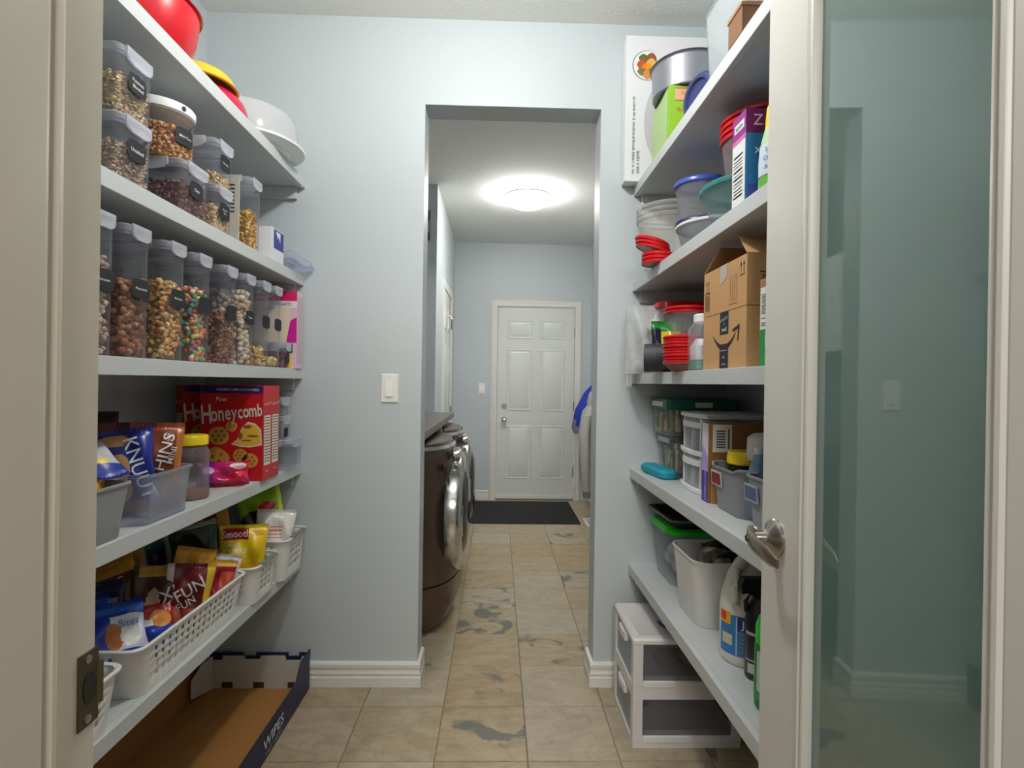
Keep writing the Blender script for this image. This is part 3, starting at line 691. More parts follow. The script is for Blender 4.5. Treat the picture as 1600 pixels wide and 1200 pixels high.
for s_ in (-1, 1): MB().loft([rrect(.05, .03, .012, .020, .05 * 0, s_ * .185), rrect(.05, .034, .012, .045, 0, s_ * .183), rrect(.04, .022, .01, .058, 0, s_ * .178)]).obj('clip', CW, ck_, 40)
MB().tube([(.0, -.06, .155), (0, -.05, .178), (0, .05, .178), (0, .06, .155)], .007).obj('handle', CW, ck_)

# ---- second shelf: stacked tubs
tub('upper tub of pale oat flakes at the doorway end of the second left shelf', FX, 1.185, 1.305, Z2 + .1455, .20, .145, .085, 'oats', ('Potatoes', 'Blended'), tsize=.011, inside='oat flakes')
tub('lower tub of pinkish oat flakes at the doorway end of the second left shelf', FX, 1.185, 1.305, Z2, .20, .145, .085, 'rolled', ('Unsalted',), tsize=.012, inside='rolled oats')
tub('tub of dark brown beans under the round canister on the second left shelf', FX, 1.42, 1.555, Z2, .20, .14, .085, 'beans', ('Oats',), tsize=.012, inside='dark beans')
cn = thing('canister', 'round clear canister of popping corn with a white lid on the brown bean tub', 'canister', (-.893, 1.468, Z2 + .1405))
MB().lathe([(.07, 0), (.074, .004), (.076, .12)], 40, cap1=False).obj('jar', CLR, cn, 45)
MB().lathe([(.077, .116), (.0785, .118), (.0785, .121), (.076, .122)], 40, cap0=False, cap1=False).obj('seal', mat((150, 150, 152), .4), cn, 45)
MB().lathe([(.076, .121), (.080, .122), (.081, .140), (.078, .144), (.06, .144), (.058, .141), (.004, .141)], 40).obj('lid', WHITE, cn, 40)
MB().lathe([(.006, 0), (.006, .003)], 12).move(Matrix.Translation((.079 * math.cos(-.35), .079 * math.sin(-.35), .132)) @ Matrix.Rotation(-.35, 4, 'Z') @ Matrix.Rotation(PI / 2, 4, 'Y')).obj('button', mat((40, 44, 60), .4), cn)
def cyl_grains(parent, kind, r_, z1, inside, seed=3):
    rd = random.Random(seed); gr, sq, cols = GRAIN[kind]; mb = MB(); mb.lathe([(r_ - gr, .002), (r_ - gr, z1 - gr)], 24, col=tuple(c * .75 for c in cols[0]))
    def put(x, y, z):
        q = Matrix.Rotation(rd.uniform(0, 6.28), 3, Vector((rd.uniform(-1, 1), rd.uniform(-1, 1), rd.uniform(-1, 1))).normalized())
        s_ = gr * rd.uniform(.8, 1.2); c = rd.choice(cols)
        mb.add([Vector((x, y, z)) + q @ Vector((v.x * s_, v.y * s_, v.z * s_ * sq)) for v in ICO_V], ICO_F, c)
    for _ in range(int(2 * PI * r_ * z1 * .5 / (gr * gr * 2.1))):
        a = rd.uniform(-2.6, .9); put((r_ - gr * .6) * math.cos(a), (r_ - gr * .6) * math.sin(a), rd.uniform(gr, z1))
    for _ in range(int(PI * r_ * r_ / (gr * gr * 2.2))):
        a = rd.uniform(0, 6.28); q = r_ * math.sqrt(rd.random()) * .95; put(q * math.cos(a), q * math.sin(a), z1)
    o = mb.obj('contents', printed(.75, .3), parent, 60); o['kind'] = 'stuff'; o['label'] = inside
cyl_grains(cn, 'popcorn', .072, .082, 'popping corn')
def curved_label(parent, r_, a0, zc, w_, h_, text, tsize):
    mb = MB(); n = 10; pts = []
    for k in range(n + 1):
        a = a0 - w_ / 2 / r_ + w_ / r_ * k / n; e = .006 * (abs(2 * k / n - 1) ** 6)
        pts.append(((r_ * math.cos(a), r_ * math.sin(a), zc - h_ / 2 + e), (r_ * math.cos(a), r_ * math.sin(a), zc + h_ / 2 - e)))
    for k in range(n): mb.add([pts[k][0], pts[k + 1][0], pts[k + 1][1], pts[k][1]], [(0, 1, 2, 3)])
    mb.obj('chalk_label', BLACKLBL, parent, 0)
    lettering(parent, None, text, 0, 0, tsize, CHALK, warp=lambda a, b: Vector(((r_ + .0008) * math.cos(a0 + a / r_), (r_ + .0008) * math.sin(a0 + a / r_), zc + b)))
curved_label(cn, .0775, -.22, .062, .058, .044, 'Mini Corn', .0095)
tub('upper small tub of pale grain behind the round canister', FX, 1.585, 1.69, Z2 + .1355, .17, .13, .035, 'rice', ('Pot barley',), tsize=.008, lab=(.058, .044), inside='pale grain')
tub('lower small tub of pale rice behind the bean tub', FX, 1.585, 1.69, Z2, .17, .135, .075, 'rice', ('Basmati', 'Rice'), tsize=.008, lab=(.056, .048), labz=.5, inside='rice')
tub('tall tub of yellow macaroni near the end wall on the second left shelf', FX, 1.80, 1.89, Z2, .15, .235, .125, 'macaroni', lab=None, inside='macaroni')
tg = thing('paper_tag', 'small striped paper tag standing between the rice tub and the macaroni tub', 'tag', (-.845, 1.765, Z2))
MB().box(-.02, -.0015, 0, .02, .0015, .215).obj('card', mat((196, 190, 176), .7), tg, 0)
decal(tg, 'print', fmy(-.0015), [R(-.018, .19 - .012 * k, .006, .195 - .012 * k) for k in range(8)], mat((50, 52, 58), .7))
wb = carton('tissue_carton', 'small white carton with a blue label at the end of the second left shelf', 'carton', (-.872, 2.0, Z2), (.15, .11, .115), mat((222, 222, 226), .6))
decal(wb, 'blue_label', fpx(.075), [R(-.035, .045, .052, .112)], mat((52, 54, 140), .5)); decal(wb, 'white_mark', fpx(.075), [[(-.02, .106), (.0, .080), (.006, .095), (.02, .07), (.022, .106)]], WHITE, .001)
bag('plastic_bag', 'clear plastic bag slumped over the edge of the second left shelf', (-.752, 2.15, Z2 + .024), .18, .15, .06, (206, 208, 232), rz=1.45, tilt=-1.38, rough=.12, seal=False, cat='plastic bag')
PB = C.objects[-1]
for o in list(C.objects):
    if o.name.startswith('pouch') and o.parent and o.parent.name.startswith('plastic_bag'):
        o.data.materials.clear(); o.data.materials.append(clear((224, 226, 244), .34, .1, (214, 216, 236)))

# ---- middle shelf: tall cereal dispensers
RB = [1.186, 1.304, 1.448, 1.575, 1.727, 1.852, 1.975, 2.078]
SPEC = [('nuts', .20, 'Ouroosen', 'pale round cereal, nearest the doorway'), ('browncereal', .165, 'Photosmies', 'reddish brown cereal pieces'), ('rings', .19, 'Mud-peas', 'golden ring cereal'), ('loops', .195, '', 'rainbow-coloured loop cereal'), ('puffs', .152, '', 'small brown puffs'), ('marsh', .235, 'Tenders', 'large pale marshmallow cereal'), ('flakes', .062, '', 'a low layer of golden flakes'), ('flakes', .03, '', 'almost nothing left, next to the pink box')]
for yr, (k, fl, tx, ds) in zip(RB, SPEC):
    tub('tall clear dispenser holding ' + ds, FX, yr - .088, yr, Z3, .20, .292, fl, k, (tx,) if tx else (), group='row of tall cereal dispensers', lab=(.062, .042), labz=.53, laby=.56, tsize=.0085, name='cereal_dispenser', inside=ds.split(',')[0])
pk = carton('cereal_carton', 'upright pink and cream cereal carton at the end wall on the middle left shelf', 'cereal box', (-.87, 2.195, Z3), (.17, .06, .30), mat((226, 196, 204), .5))
PF = fmy(-.03)
decal(pk, 'pink_top', PF, [R(-.085, .262, .085, .30)], mat((214, 30, 96), .5)); decal(pk, 'cream_panel', PF, [R(-.085, .10, .06, .235)], mat((232, 214, 190), .5)); decal(pk, 'white_band', PF, [R(-.085, .236, .085, .261)], mat((238, 228, 232), .5))
decal(pk, 'magenta_panel', PF, [[(.045, .10), (.085, .10), (.085, .20), (.06, .185)]], mat((204, 20, 150), .5), .001); decal(pk, 'yellow_corner', PF, [R(.03, 0, .065, .05)], mat((238, 206, 20), .5)); decal(pk, 'green_patch', PF, [R(.05, .06, .07, .095)], mat((34, 90, 70), .5), .001)
lettering(pk, PF, 'HEARTS', .035, .248, .016, mat((80, 40, 60), .6))
decal(pk, 'side_panel', fpx(.085), [R(-.027, .02, .027, .28)], mat((206, 180, 196), .5))
tub('small tub with dark contents and a black label in front of the pink carton', FX + .004, 2.095, 2.155, Z3, .10, .095, .055, 'beans', lab=(.03, .04), labz=.4, laby=.5, inside='dark pieces')

# ---- second shelf from bottom: snack bins and cereal boxes
GREY = mat((150, 152, 154), .5)
gdip = lambda x, y: (.045 * max(0, 1 - (abs(y) / .085) ** 6) if x > 0 else 0)
open_bin('storage_bin', 'grey scooped-front bin of granola bar bags on the left', (-.93, 1.09, Z4), .29, .245, .118, GREY, .9, .02, gdip)
SB = 'snack bags in the bins on the left'
bag('snack_bag', 'yellow granola bag with white lettering at the front of the grey bin', (-.843, 1.125, Z4 + .012), .16, .14, .06, (230, 160, 40), [('r', 0, .55, 1, 1, (238, 180, 40)), ('e', .42, .22, .38, .2, (206, 170, 130)), ('r', .25, .36, .9, .54, (40, 80, 70)), ('e', .85, .3, .16, .25, (226, 120, 30))], rz=1.25, tilt=-.2, group=SB, texts=[('NIBN', .56, .45, .036, (240, 240, 240), 1, .12)], seed=1)
bag('snack_bag', 'orange granola bag in the back of the grey bin', (-.90, 1.15, Z4 + .012), .14, .15, .05, (222, 120, 36), [('e', .5, .4, .35, .25, (190, 110, 60)), ('r', 0, .75, 1, .9, (240, 190, 60))], rz=1.1, tilt=-.2, group=SB, seed=2)
bag('snack_bag', 'silver and blue folded packet lying across the grey bin', (-.825, 1.165, Z4 + .128), .12, .15, .03, (196, 200, 208), [('r', .0, .0, 1, .3, (40, 56, 150)), ('r', 0, .3, .8, .38, (236, 210, 90)), ('r', .1, .5, 1, .75, (214, 216, 220))], rz=1.0, tilt=-1.15, group=SB, seed=3)
CBIN = clear((214, 218, 232), .38, .3, (214, 218, 230))
open_bin('storage_bin', 'translucent plastic bin of snack bags beside the grey bin', (-.93, 1.365, Z4), .28, .19, .118, CBIN, .92, .02)
bag('snack_bag', 'royal blue cookie bag with white lettering in the translucent bin', (-.882, 1.338, Z4 + .012), .14, .205, .055, (32, 44, 140), [('e', .42, .86, .24, .07, (196, 140, 96)), ('e', .45, .55, .2, .16, (206, 160, 104)), ('e', .48, .3, .16, .16, (214, 170, 112)), ('e', .42, .5, .09, .05, (70, 40, 40)), ('r', 0, .0, .16, 1, (52, 66, 170)), ('r', .2, .0, .8, .14, (150, 110, 96))], rz=.5, tilt=-.12, roll=-.1, group=SB, texts=[('KNUUT', .76, .52, .045, (238, 238, 244), 1, -1.35)], seed=4)
bag('snack_bag', 'chestnut brown snack bag with white lettering in the translucent bin', (-.862, 1.408, Z4 + .012), .115, .215, .055, (116, 56, 34), [('r', 0, .9, 1, 1, (160, 70, 46)), ('e', .2, .55, .16, .3, (92, 42, 28)), ('d', .86, 1.2, 1, 0, (190, 110, 50)), ('e', .45, .2, .3, .12, (200, 150, 110))], rz=.55, tilt=-.06, roll=.05, group=SB, texts=[('THINS', .62, .6, .036, (236, 232, 224), 1.2, 1.35), ('MINI', .8, .62, .022, (236, 232, 224), 1, 1.35)], seed=5)
bag('snack_bag', 'rust brown bag leaning behind the blue cookie bag', (-.985, 1.37, Z4 + .012), .15, .215, .04, (112, 52, 38), [('r', 0, .85, 1, .93, (150, 80, 60)), ('e', .5, .5, .3, .2, (150, 100, 70))], rz=.5, tilt=-.03, group=SB, seed=6)
bag('snack_bag', 'navy blue bag at the back of the left snack shelf', (-1.06, 1.26, Z4), .19, .22, .05, (30, 36, 96), [('e', .5, .7, .3, .1, (150, 86, 70)), ('r', .1, .3, .9, .4, (190, 196, 214))], rz=.5, tilt=-.05, group=SB, seed=7)
bag('snack_bag', 'dark maroon bag standing at the back of the left snack shelf', (-1.09, 1.43, Z4), .21, .25, .05, (70, 28, 30), [('e', .85, .82, .1, .05, (214, 160, 60)), ('e', .5, .8, .3, .06, (120, 50, 50)), ('r', 0, .2, 1, .4, (110, 70, 40))], rz=.5, tilt=0, group=SB, seed=8)
jr = thing('jar', 'clear jar with a bright yellow screw lid between the snack bin and cereal boxes', 'jar', (-.87, 1.59, Z4))
MB().lathe([(.045, 0), (.049, .006), (.049, .03), (.047, .035), (.047, .11), (.049, .116), (.049, .13), (.040, .148), (.038, .155)], 36, cap1=False).obj('glass', clear((226, 222, 218), .22, .12), jr, 45)
MB().lathe([(.046, .002), (.046, .022), (.002, .022)], 30).obj('contents', mat((150, 100, 72), .6), jr)
MB().lathe([(.043, .152), (.0445, .153), (.0445, .176), (.042, .179), (.004, .179)], 40).obj('lid', mat((240, 212, 20), .35), jr, 40)
bag('snack_bag', 'small pink and purple foil packet lying in front of the cereal box', (-.86, 1.755, Z4 + .006), .15, .075, .055, (206, 34, 110), [('r', 0, 0, .34, 1, (150, 30, 150)), ('d', .55, .85, 1, -.3, (214, 20, 56)), ('e', .8, .75, .15, .16, (240, 200, 214)), ('e', .22, .55, .12, .2, (214, 170, 220))], rz=.35, tilt=-.35, group=SB, seed=9, rough=.22)
HRED = mat((198, 22, 30), .42); HBLUE = mat((44, 24, 110), .45); CREAM = mat((236, 220, 206), .5); HGOLD = mat((214, 158, 60), .5); HBROWN = mat((150, 92, 34), .55); HYEL = mat((232, 186, 62), .5)
def honey_box(label, loc, rz=0):
    W_, D_, H_ = .208, .068, .318
    t = carton('cereal_carton', label, 'cereal box', loc, (W_, D_, H_), HRED, rz, 'red cereal boxes')
    f = fmy(-D_ / 2)
    decal(t, 'blue_band', f, [R(-W_ / 2 + .002, .292, W_ / 2 - .001, .3165)], HBLUE)
    lettering(t, f, 'HONEYCOMB GOODNESS', .02, .304, .0118, CREAM)
    lettering(t, f, 'Post', -.035, .272, .021, CREAM, shear=.2)
    base = 0
    word = 'Honeycomb'; xs = [-.083, -.0575, -.0345, -.0125, .008, .0275, .0470, .0695, .0925]
    dk = mat((110, 12, 20), .5)
    for i, ch in enumerate(word):
        sz = .088 if i == 0 else .076 - .0022 * i
        y = .218 + .0022 * i
        lettering(t, f, ch, xs[i] + .0012, y - .0012, sz, dk, .60, .08, .0007, name='letter_shadow', bold=.022); lettering(t, f, ch, xs[i], y, sz, CREAM, .60, .08, .0011, name='letter', bold=.018)
    def comb(cx, cy, r_):
        decal(t, 'honeycomb_piece', f, [EL(cx, cy, r_, r_ * .9, 24, .03, cx * 50)], HGOLD, .0006)
        decal(t, 'honeycomb_holes', f, [EL(cx + r_ * .55 * math.cos(a), cy + r_ * .5 * math.sin(a), r_ * .17, n=8) for a in [PI / 3 * k for k in range(6)]] + [EL(cx, cy, r_ * .17, n=8)], HBROWN, .0009)
    comb(-.042, .150, .034); comb(.0, .182, .019); comb(.030, .085, .024); comb(.062, .068, .027)
    decal(t, 'splash_edge', f, [[(.0, .122), (.02, .140), (.035, .180), (.055, .198), (.078, .192), (.098, .172), (.101, .120), (.06, .112), (.03, .114)]], CREAM, .0005)
    decal(t, 'splash', f, [[(.006, .124), (.024, .142), (.038, .176), (.056, .192), (.076, .187), (.094, .170), (.097, .124), (.06, .117), (.03, .119)]], HYEL, .0008)
    decal(t, 'splash_shade', f, [EL(.052, .181, .016, .006, 12), EL(.03, .150, .008, .012, 10), EL(.07, .150, .02, .004, 10), EL(.05, .135, .018, .003, 10)], HBROWN, .0010)
    decal(t, 'honeycomb_cluster', f, [EL(-.048, .075, .040, .036, 20, .08, 1)], HGOLD, .0006); decal(t, 'cluster_dots', f, [EL(-.06, .08, .006), EL(-.04, .066, .006), EL(-.032, .088, .005)], HBROWN, .0009)
    for s_, fr in ((1, fpx(W_ / 2)), (-1, fmx(-W_ / 2))):
        decal(t, 'nutrition_panel', fr, [R(-.026, .05, .026, .218)], mat((232, 226, 206), .55)); decal(t, 'nutrition_lines', fr, [R(-.021, .062 + .0098 * k, .021, .0655 + .0098 * k) for k in range(16)], mat((120, 110, 96), .6), .0009)
        lettering(t, fr, 'Honeycomb', 0, .258, .0115, CREAM, 1, .12)
        lettering(t, fr, 'Post', 0, .03, .012, CREAM)
    return t
honey_box('nearest red Honeycomb cereal box with its whole front showing', (-.885, 1.894, Z4))
hb2 = honey_box('red Honeycomb cereal box hidden directly behind the nearest one', (-.888, 1.967, Z4))
cc = Vector((-1.086, 1.93)); ph_ = math.radians(47); ctr = cc + Vector((math.cos(ph_), math.sin(ph_))) * .104 + Vector((-math.sin(ph_), math.cos(ph_))) * .034
honey_box('shadowed red Honeycomb cereal box turned sideways at the back of the shelf', (ctr.x, ctr.y, Z4), ph_)
tub('lower clear tub beside the cereal boxes at the end wall', -.775, 2.07, 2.22, Z4, .14, .115, 0, None, group='clear tubs beside the cereal boxes', lab=None)
tub('middle small clear tub with a black label beside the cereal boxes', -.815, 2.09, 2.20, Z4 + .1155, .11, .085, 0, None, group='clear tubs beside the cereal boxes', lab=(.04, .035), labz=.25)
tub('topmost small clear tub beside the cereal boxes', -.82, 2.09, 2.20, Z4 + .201, .10, .07, 0, None, group='clear tubs beside the cereal boxes', lab=None)

# ---- lowest shelf: baskets of snack packs
basket('long white perforated basket full of snack packs', (-.925, 1.508, Z5), .27, .525, .122, 4)
basket('white basket with a grey grip holding the yellow bag', (-.895, 1.885, Z5), .25, .19, .122, 4, handle=True, taper=.92)
basket('white basket with a grey grip at the end wall holding the green bag', (-.885, 2.105, Z5), .27, .21, .150, 4, handle=True, taper=.9)
basket('white perforated basket at the doorway end beside the strike plate', (-.905, 1.02, Z5), .24, .34, .122, 4)
SB2 = 'snack packs in the white baskets'
zb = Z5 + .012
bag('snack_bag', 'bright blue cracker pack with a white panel at the near end of the long basket', (-.89, 1.325, zb + .03), .14, .165, .045, (34, 60, 178), [('r', .45, .2, 1, .72, (216, 222, 236)), ('e', .5, .42, .14, .2, (196, 112, 50)), ('e', .75, .4, .16, .16, (240, 240, 236)), ('r', 0, .78, 1, .9, (52, 110, 220))], rz=.75, tilt=-.75, group=SB2, texts=[('Bites', .74, .6, .024, (120, 140, 180), 1, 0)], seed=11)
bag('snack_bag', 'darker blue pack with pale lettering at the near end of the long basket', (-.985, 1.33, zb + .03), .15, .17, .045, (24, 50, 150), [('r', .2, .45, .9, .66, (120, 170, 200)), ('r', 0, .8, 1, .9, (46, 90, 200))], rz=.75, tilt=-.7, group=SB2, seed=12)
bag('snack_bag', 'navy pack at the back of the long basket near the jamb', (-1.02, 1.42, zb + .02), .15, .17, .04, (26, 34, 74), [('r', .1, .6, .9, .72, (150, 156, 170))], rz=.65, tilt=-.45, group=SB2, seed=13)
bag('snack_bag', 'red and blue pack with an orange disc in the long basket', (-.885, 1.44, zb + .012), .13, .14, .05, (180, 26, 34), [('r', 0, 0, 1, .4, (40, 70, 180)), ('e', .75, .55, .2, .2, (230, 150, 70)), ('r', .15, .4, .6, .55, (240, 236, 230))], rz=.7, tilt=-.8, group=SB2, seed=14)
bag('snack_bag', 'maroon bag with big white lettering and a yellow edge in the long basket', (-.872, 1.555, zb + .01), .125, .185, .05, (104, 24, 28), [('d', .8, 1.4, 1, .0, (222, 186, 50)), ('r', 0, 0, .14, 1, (214, 208, 200)), ('r', .2, .25, .8, .36, (190, 60, 50))], rz=.6, tilt=-.2, roll=.18, group=SB2, texts=[('FUN', .5, .62, .048, (240, 234, 228), .9, .6), ('FUN', .48, .42, .03, (240, 234, 228), .9, .6)], seed=15)
bag('snack_bag', 'gold and dark brown bag at the back of the long basket', (-1.0, 1.50, zb), .17, .22, .05, (86, 44, 26), [('r', 0, .82, 1, 1, (206, 150, 44)), ('e', .3, .3, .2, .3, (206, 170, 130)), ('r', 0, 0, .16, 1, (196, 160, 96))], rz=.5, tilt=-.3, roll=-.3, group=SB2, texts=[('MINIC', .6, .7, .03, (236, 226, 214), 1, .2)], seed=16)
bag('snack_bag', 'mustard and maroon bag behind the gold and brown one', (-1.03, 1.58, zb), .17, .225, .04, (176, 124, 46), [('r', .3, .2, 1, .7, (96, 26, 30)), ('r', 0, .9, 1, 1, (206, 160, 70))], rz=.5, tilt=-.15, roll=-.25, group=SB2, seed=17)
bag('snack_bag', 'brown bag with a cream cookie picture in the middle of the long basket', (-.92, 1.52, zb), .15, .20, .05, (74, 42, 30), [('e', .35, .35, .14, .35, (220, 196, 166)), ('e', .65, .3, .2, .2, (170, 90, 60)), ('r', .1, .85, 1, 1, (200, 150, 60))], rz=.55, tilt=-.3, roll=.12, group=SB2, texts=[('XL', .65, .62, .05, (230, 220, 210), 1, .5)], seed=18)
bag('snack_bag', 'orange and red bag sticking up out of the long basket', (-.93, 1.63, zb + .02), .11, .20, .04, (226, 160, 40), [('r', .35, .25, .95, .75, (196, 40, 40)), ('e', .6, .5, .16, .2, (236, 120, 110))], rz=.6, tilt=-.1, roll=.3, group=SB2, seed=19)
bag('snack_bag', 'flat lemon yellow and green pack in the long basket', (-.90, 1.68, zb + .02), .14, .15, .03, (224, 214, 40), [('r', 0, .3, 1, .5, (70, 80, 40)), ('r', 0, .5, 1, .62, (240, 236, 190))], rz=.6, tilt=-.5, group=SB2, seed=20)
bag('snack_bag', 'dark red and purple bag near the far end of the long basket', (-.868, 1.685, zb), .11, .165, .05, (150, 22, 40), [('r', 0, 0, 1, .25, (84, 30, 130)), ('r', .6, .4, 1, .8, (214, 90, 70)), ('r', 0, .88, 1, 1, (230, 180, 60))], rz=.65, tilt=-.2, roll=.25, group=SB2, seed=21)
bag('snack_bag', 'small silver pack with blue print at the far end of the long basket', (-.858, 1.725, zb + .03), .08, .14, .03, (206, 206, 200), [('e', .6, .8, .2, .1, (60, 80, 190)), ('r', .2, .2, .8, .3, (120, 120, 116))], rz=.6, tilt=-.25, roll=.3, group=SB2, seed=22)
bag('snack_bag', 'teal pouch standing behind the baskets', (-1.03, 1.80, Z5), .13, .25, .04, (44, 108, 126), [('r', 0, .86, 1, 1, (96, 140, 140)), ('r', .1, .55, .9, .8, (30, 60, 76)), ('r', 0, 0, .08, 1, (150, 176, 170))], rz=.5, tilt=.02, roll=-.12, group=SB2, seed=23)
bag('snack_bag', 'dark green pouch with a pale border behind the baskets', (-.955, 1.775, Z5 + .122), .15, .15, .035, (30, 74, 58), [('r', 0, .9, 1, 1, (150, 168, 152)), ('r', 0, 0, .1, 1, (160, 176, 160)), ('r', .2, .45, .85, .85, (36, 42, 40))], rz=.5, tilt=.05, roll=-.1, group=SB2, seed=24)
bag('snack_bag', 'glossy yellow bag with a red name panel in the grey-grip basket', (-.853, 1.865, zb + .012), .15, .215, .05, (240, 206, 30), [('r', .06, .78, .6, .94, (170, 22, 26)), ('r', .66, .84, .92, .9, (214, 150, 40)), ('e', .4, .25, .3, .1, (226, 150, 40)), ('e', .35, .28, .1, .05, (200, 60, 40)), ('e', .7, .3, .24, .14, (232, 180, 30))], rz=.42, tilt=-.12, roll=.06, group=SB2, texts=[('Smooth', .34, .86, .031, (244, 236, 226), .9, .04), ('MILD', .3, .70, .017, (240, 240, 230), 1, .03), ('CURRY', .34, .60, .024, (240, 240, 230), 1, .03)], seed=25)
bag('snack_bag', 'mustard bag with a red name panel at the back of the grey-grip basket', (-.965, 1.93, zb), .17, .265, .045, (196, 150, 40), [('e', .3, .6, .26, .3, (150, 112, 40)), ('r', .55, .5, .78, .95, (120, 22, 26))], rz=.45, tilt=-.05, roll=-.2, group=SB2, texts=[('Oodles', .66, .72, .032, (236, 220, 206), 1, 1.4)], seed=26)
bag('snack_bag', 'white crinkled packet with red and black small print', (-.835, 2.075, zb + .02), .14, .21, .05, (226, 224, 220), [('r', .3, .5, .7, .52, (206, 120, 90)), ('r', .3, .56, .7, .58, (206, 120, 90)), ('r', .3, .62, .66, .64, (206, 120, 90)), ('r', .3, .68, .7, .7, (206, 120, 90)), ('r', .1, .2, .7, .24, (190, 90, 70)), ('r', .1, .1, .8, .16, (70, 70, 72))], rz=.5, tilt=-.2, roll=.12, group=SB2, seed=27, rough=.2)
bag('snack_bag', 'lime green bag with black and red print leaning out of the end basket', (-.862, 2.15, zb + .02), .16, .285, .05, (150, 196, 40), [('r', .0, .1, .55, .5, (40, 70, 30)), ('e', .3, .6, .3, .12, (30, 40, 30)), ('e', .65, .75, .2, .06, (206, 40, 36)), ('e', .7, .55, .16, .08, (236, 214, 60)), ('d', .9, 1.2, 1, 0, (200, 230, 80))], rz=.45, tilt=-.05, roll=-.2, group=SB2, seed=28)
# ---- floor tray
ty = thing('cardboard_tray', 'dark blue open cardboard tray with white inner flaps on the floor under the left shelves', 'cardboard box', (0, 0, .0005))
NAVY = mat((22, 34, 72), .5); KR = mat((170, 118, 62), .85, noise=.08); PALE = mat((206, 202, 194), .7)
tx0, tx1, ty0, ty1 = -1.16, -.735, 1.50, 2.225
MB().box(tx0, ty0, 0, tx1, ty1, .004).obj('floor_panel', KR, ty, 0)
def strip(x0, y0, x1, y1, prof, th, m, nm):
    """upright panel between two floor points with a notched top edge given as (fraction, height)"""
    d = Vector((x1 - x0, y1 - y0, 0)); n = Vector((-d.y, d.x, 0)).normalized() * th
    P = [Vector((x0, y0, .004)) + d * a + Vector((0, 0, b)) for a, b in prof]
    return MB().loft([P, [p + n for p in P]]).obj(nm, m, ty, 0)
notch = [(0, 0), (1, 0), (1, .125), (.93, .128), (.92, .112), (.78, .112), (.77, .13), (.55, .13), (.54, .116), (.40, .116), (.39, .13), (.2, .13), (.19, .112), (.08, .112), (.07, .13), (0, .13)]
strip(tx0, ty1 - .004, tx1, ty1 - .004, notch, -.004, PALE, 'far_inner_flap')
strip(tx0, ty1, tx1, ty1, [(0, 0), (1, 0), (1, .142), (.9, .142), (.9, .128), (.8, .128), (.8, .142), (.5, .142), (.5, .128), (.38, .128), (.38, .142), (0, .142)], -.004, NAVY, 'far_wall')
strip(tx1, ty1, tx1, ty0, [(0, 0), (1, 0), (1, .10), (.2, .10), (.12, .155), (0, .155)], -.004, NAVY, 'aisle_wall')
strip(tx1 - .005, ty1 - .01, tx1 - .005, ty0 + .01, [(0, 0), (1, 0), (1, .094), (.2, .094), (.13, .148), (0, .148)], -.003, KR, 'aisle_inner_flap')
strip(tx0, ty0, tx0, ty1, [(0, 0), (1, 0), (1, .14), (0, .14)], -.004, KR, 'wall_side_panel')
strip(tx0 + .02, ty1 - .12, tx0 + .045, ty1 - .012, [(0, .02), (1, 0), (1, .13), (.5, .128), (0, .09)], -.003, PALE, 'corner_flap')
strip(tx0, ty0, tx1, ty0, [(0, 0), (1, 0), (1, .10), (0, .10)], -.004, NAVY, 'near_wall')
tf = fpx(tx1 + .0042)
lettering(ty, tf, 'WIPES', 1.86, .058, .05, mat((226, 230, 236), .6), 1.2); lettering(ty, tf, 'WET WIPES', 1.86, .024, .022, mat((150, 170, 200), .6), 1.2)
for k in (.19, .48, .80): MB().box(tx0 + (tx1 - tx0) * k, ty1 - .0085, .006, tx0 + (tx1 - tx0) * (k + .1), ty1 - .0081, .03).obj('slot', mat((70, 48, 28), .9), ty, 0)

# ================================================================== RIGHT SHELVES
# ---- top shelf
wc = carton('platter_carton', 'tall white carton with a plate of food printed on it, against the end wall', 'carton', (.655, 2.215, Z1), (.326, .056, .58), mat((226, 227, 229), .55))
f = fmy(-.028); PX = -.163
decal(wc, 'grey_swoosh', f, [[p for p in EL(PX + .21, .235, .135, .205, 40) if p[0] < .16]], mat((196, 196, 198), .6))
decal(wc, 'plate_rim', f, [EL(PX + .085, .462, .060, n=32)], mat((120, 120, 124), .4), .0006); decal(wc, 'plate', f, [EL(PX + .087, .462, .058, n=32)], mat((236, 234, 232), .4), .0009)
fi = 1
for (x, y, r_, c) in ((.072, .485, .022, (96, 110, 50)), (.10, .49, .022, (150, 84, 50)), (.066, .462, .022, (190, 80, 40)), (.085, .445, .026, (232, 132, 30)), (.10, .47, .02, (222, 180, 96)), (.062, .436, .016, (120, 116, 60)), (.085, .425, .018, (220, 140, 60)), (.108, .44, .018, (170, 90, 40)), (.09, .458, .012, (240, 150, 30))):
    decal(wc, 'food_print', f, [EL(PX + x, y, r_, n=12, wob=.12, ph=x * 90)], mat(c, .5), .0010 + .0003 * fi); fi += 1
rd = random.Random(3)
def fineprint(parent, fr, x0, x1, y0, y1, n, m, gap=1):
    P = []
    y = y0
    while y < y1:
        h_ = rd.choice((.0022, .003, .0045)); 
        if rd.random() > .14: P.append(R(x0 + rd.uniform(0, .002), y, x1 - rd.uniform(0, .003), y + h_))
        y += h_ + rd.choice((.0016, .0022)) * gap
    decal(parent, 'fine_print', fr, P, m)
fineprint(wc, f, PX + .028, PX + .040, .028, .335, 60, mat((120, 120, 122), .6)); fineprint(wc, f, PX + .046, PX + .060, .028, .12, 18, mat((130, 130, 132), .6))
gx = carton('green_carton', 'lime green carton under the grey cake tin on the top right shelf', 'carton', (.64, 1.955, Z1), (.15, .20, .205), mat((142, 190, 44), .5))
